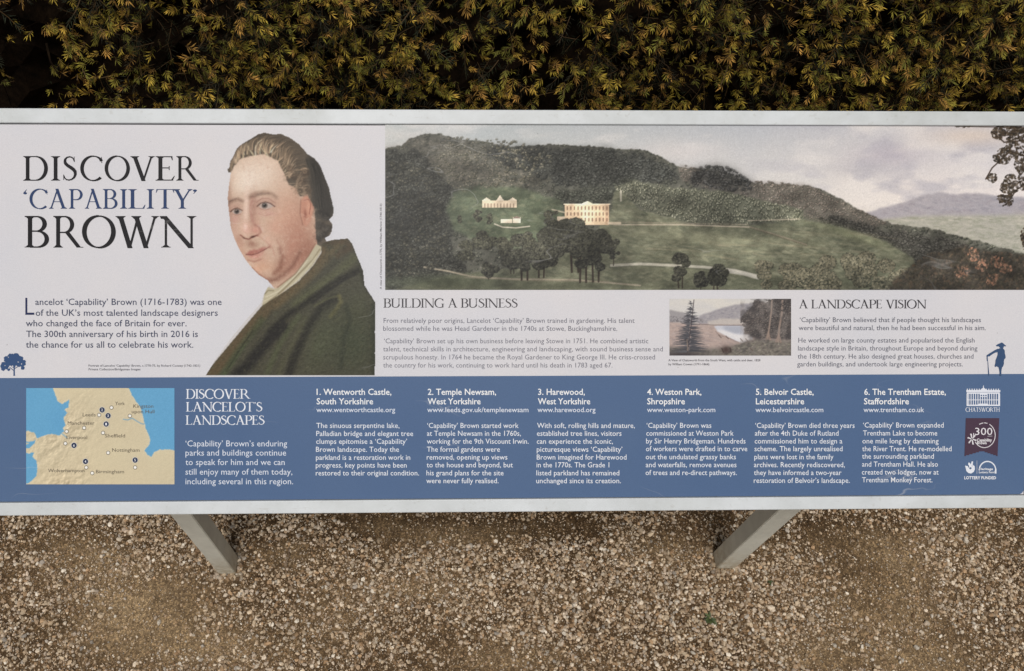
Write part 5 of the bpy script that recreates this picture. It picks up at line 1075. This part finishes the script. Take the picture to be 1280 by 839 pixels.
for cx_, cy_ in ((-.429, .480), (.6275, .4815)):         # stones banked against the post feet
    for bx in ((cx_-.034, cx_+.034, cy_-.030, cy_-.018), (cx_+.018, cx_+.032, cy_-.03, cy_+.03), (cx_-.032, cx_-.018, cy_-.03, cy_+.03)):
        near.append(stones(38, I2, .0024, .0052, 1.4, .12, (.6, .9), .4, -3.0, bx, .72))
big = join([big]+near)
gv = obj('gravel', mesh_from('gravel', *big, M_STONE)); tag(gv, kind='stuff')
fine = join([stones(88000, (OV, OF), .0009, .0025, 1.4, .2, (.6, 1.0), .3, -.3, VIEW, 1.0), stones(9000, (OV, OF), .0012, .0028, 1.3, .2, (.6, 1.0), .3, -.3, col=.9)])
gt = obj('grit', mesh_from('grit', *fine, M_STONE)); tag(gt, kind='stuff')

# small things on the ground
M_STICK = M_BARK_SHADED.copy(); M_STICK.name = 'dead_twig'
for _q in M_STICK.node_tree.nodes:
    if _q.type == 'VALTORGB': _q.color_ramp.elements[0].color = (.12, .08, .05, 1); _q.color_ramp.elements[1].color = (.30, .22, .15, 1)
def make_leafmat():
    m = NT('weed_leaf'); p = m.pos(); m.l(m.ramp(m.noise(200, 2, .5, p), [(.3, (.035, .055, .018)), (.7, (.09, .115, .035))]), m.b.inputs['Base Color']); m.b.inputs['Roughness'].default_value = .6; return m.m
M_WEED = make_leafmat()
def weed(px, py, size, n, label, seed):
    r = random.Random(seed); c = gp(px, py); root = bpy.data.objects.new('weed', None); COL.objects.link(root); root.location = (c[0], c[1], float(gh(np.array([c[0]]), np.array([c[1]]))[0])); tag(root, label, 'weed', 'weeds in the gravel')
    for k in range(n):
        a = r.uniform(0, 6.28); L = size*r.uniform(.5, 1.1); wd = L*r.uniform(.13, .2); el = r.uniform(.15, .8); b = bmesh.new(); rows = []
        for t in (0, .3, .6, .85, 1):
            w_ = wd*math.sin(math.pi*min(1, t*.9+.08))**.8 if t < 1 else .0002
            hh = .002+L*t*math.sin(el)-L*.35*t*t; xx = L*t*math.cos(el); rows.append([b.verts.new((xx*math.cos(a)-s_*w_*math.sin(a), xx*math.sin(a)+s_*w_*math.cos(a), hh+(abs(s_)*w_*.35))) for s_ in (-1, 0, 1)])
        for q in range(4):
            for j in range(2): b.faces.new((rows[q][j], rows[q][j+1], rows[q+1][j+1], rows[q+1][j]))
        me = bpy.data.meshes.new('leaf'); b.to_mesh(me); b.free(); me.materials.append(M_WEED); obj('leaf', me, root)
weed(887, 773, .019, 16, 'small dark green weed in the gravel toward the lower right', 3)
weed(962, 727, .010, 7, 'tiny green seedling in the gravel below the right post', 5)
def twig(px, py, L, ang, r0, label):
    c = gp(px, py); b = bmesh.new(); rings = []
    for i in range(7):
        t = i/6; r_ = r0*(1-.5*t)*(1+.18*math.sin(i*2.3)); x = (t-.5)*L; yy = .0022*math.sin(i*1.4); rings.append([b.verts.new((x, yy+r_*math.cos(q*1.257), r0*.9+r_*math.sin(q*1.257))) for q in range(5)])
    for i in range(6):
        for q in range(5): b.faces.new((rings[i][q], rings[i+1][q], rings[i+1][(q+1) % 5], rings[i][(q+1) % 5]))
    b.faces.new(rings[0]); b.faces.new(rings[-1][::-1]); me = bpy.data.meshes.new('twig'); b.to_mesh(me); b.free(); me.materials.append(M_STICK)
    o = obj('twig', me, None, (c[0], c[1], float(gh(np.array([c[0]]), np.array([c[1]]))[0])+.004)); o.rotation_euler = (0, 0, ang); return o
t1 = twig(360.5, 698, .040, math.radians(84), .0030, ''); tag(t1, 'short dry brown twig lying in the gravel right of the left post', 'twig')
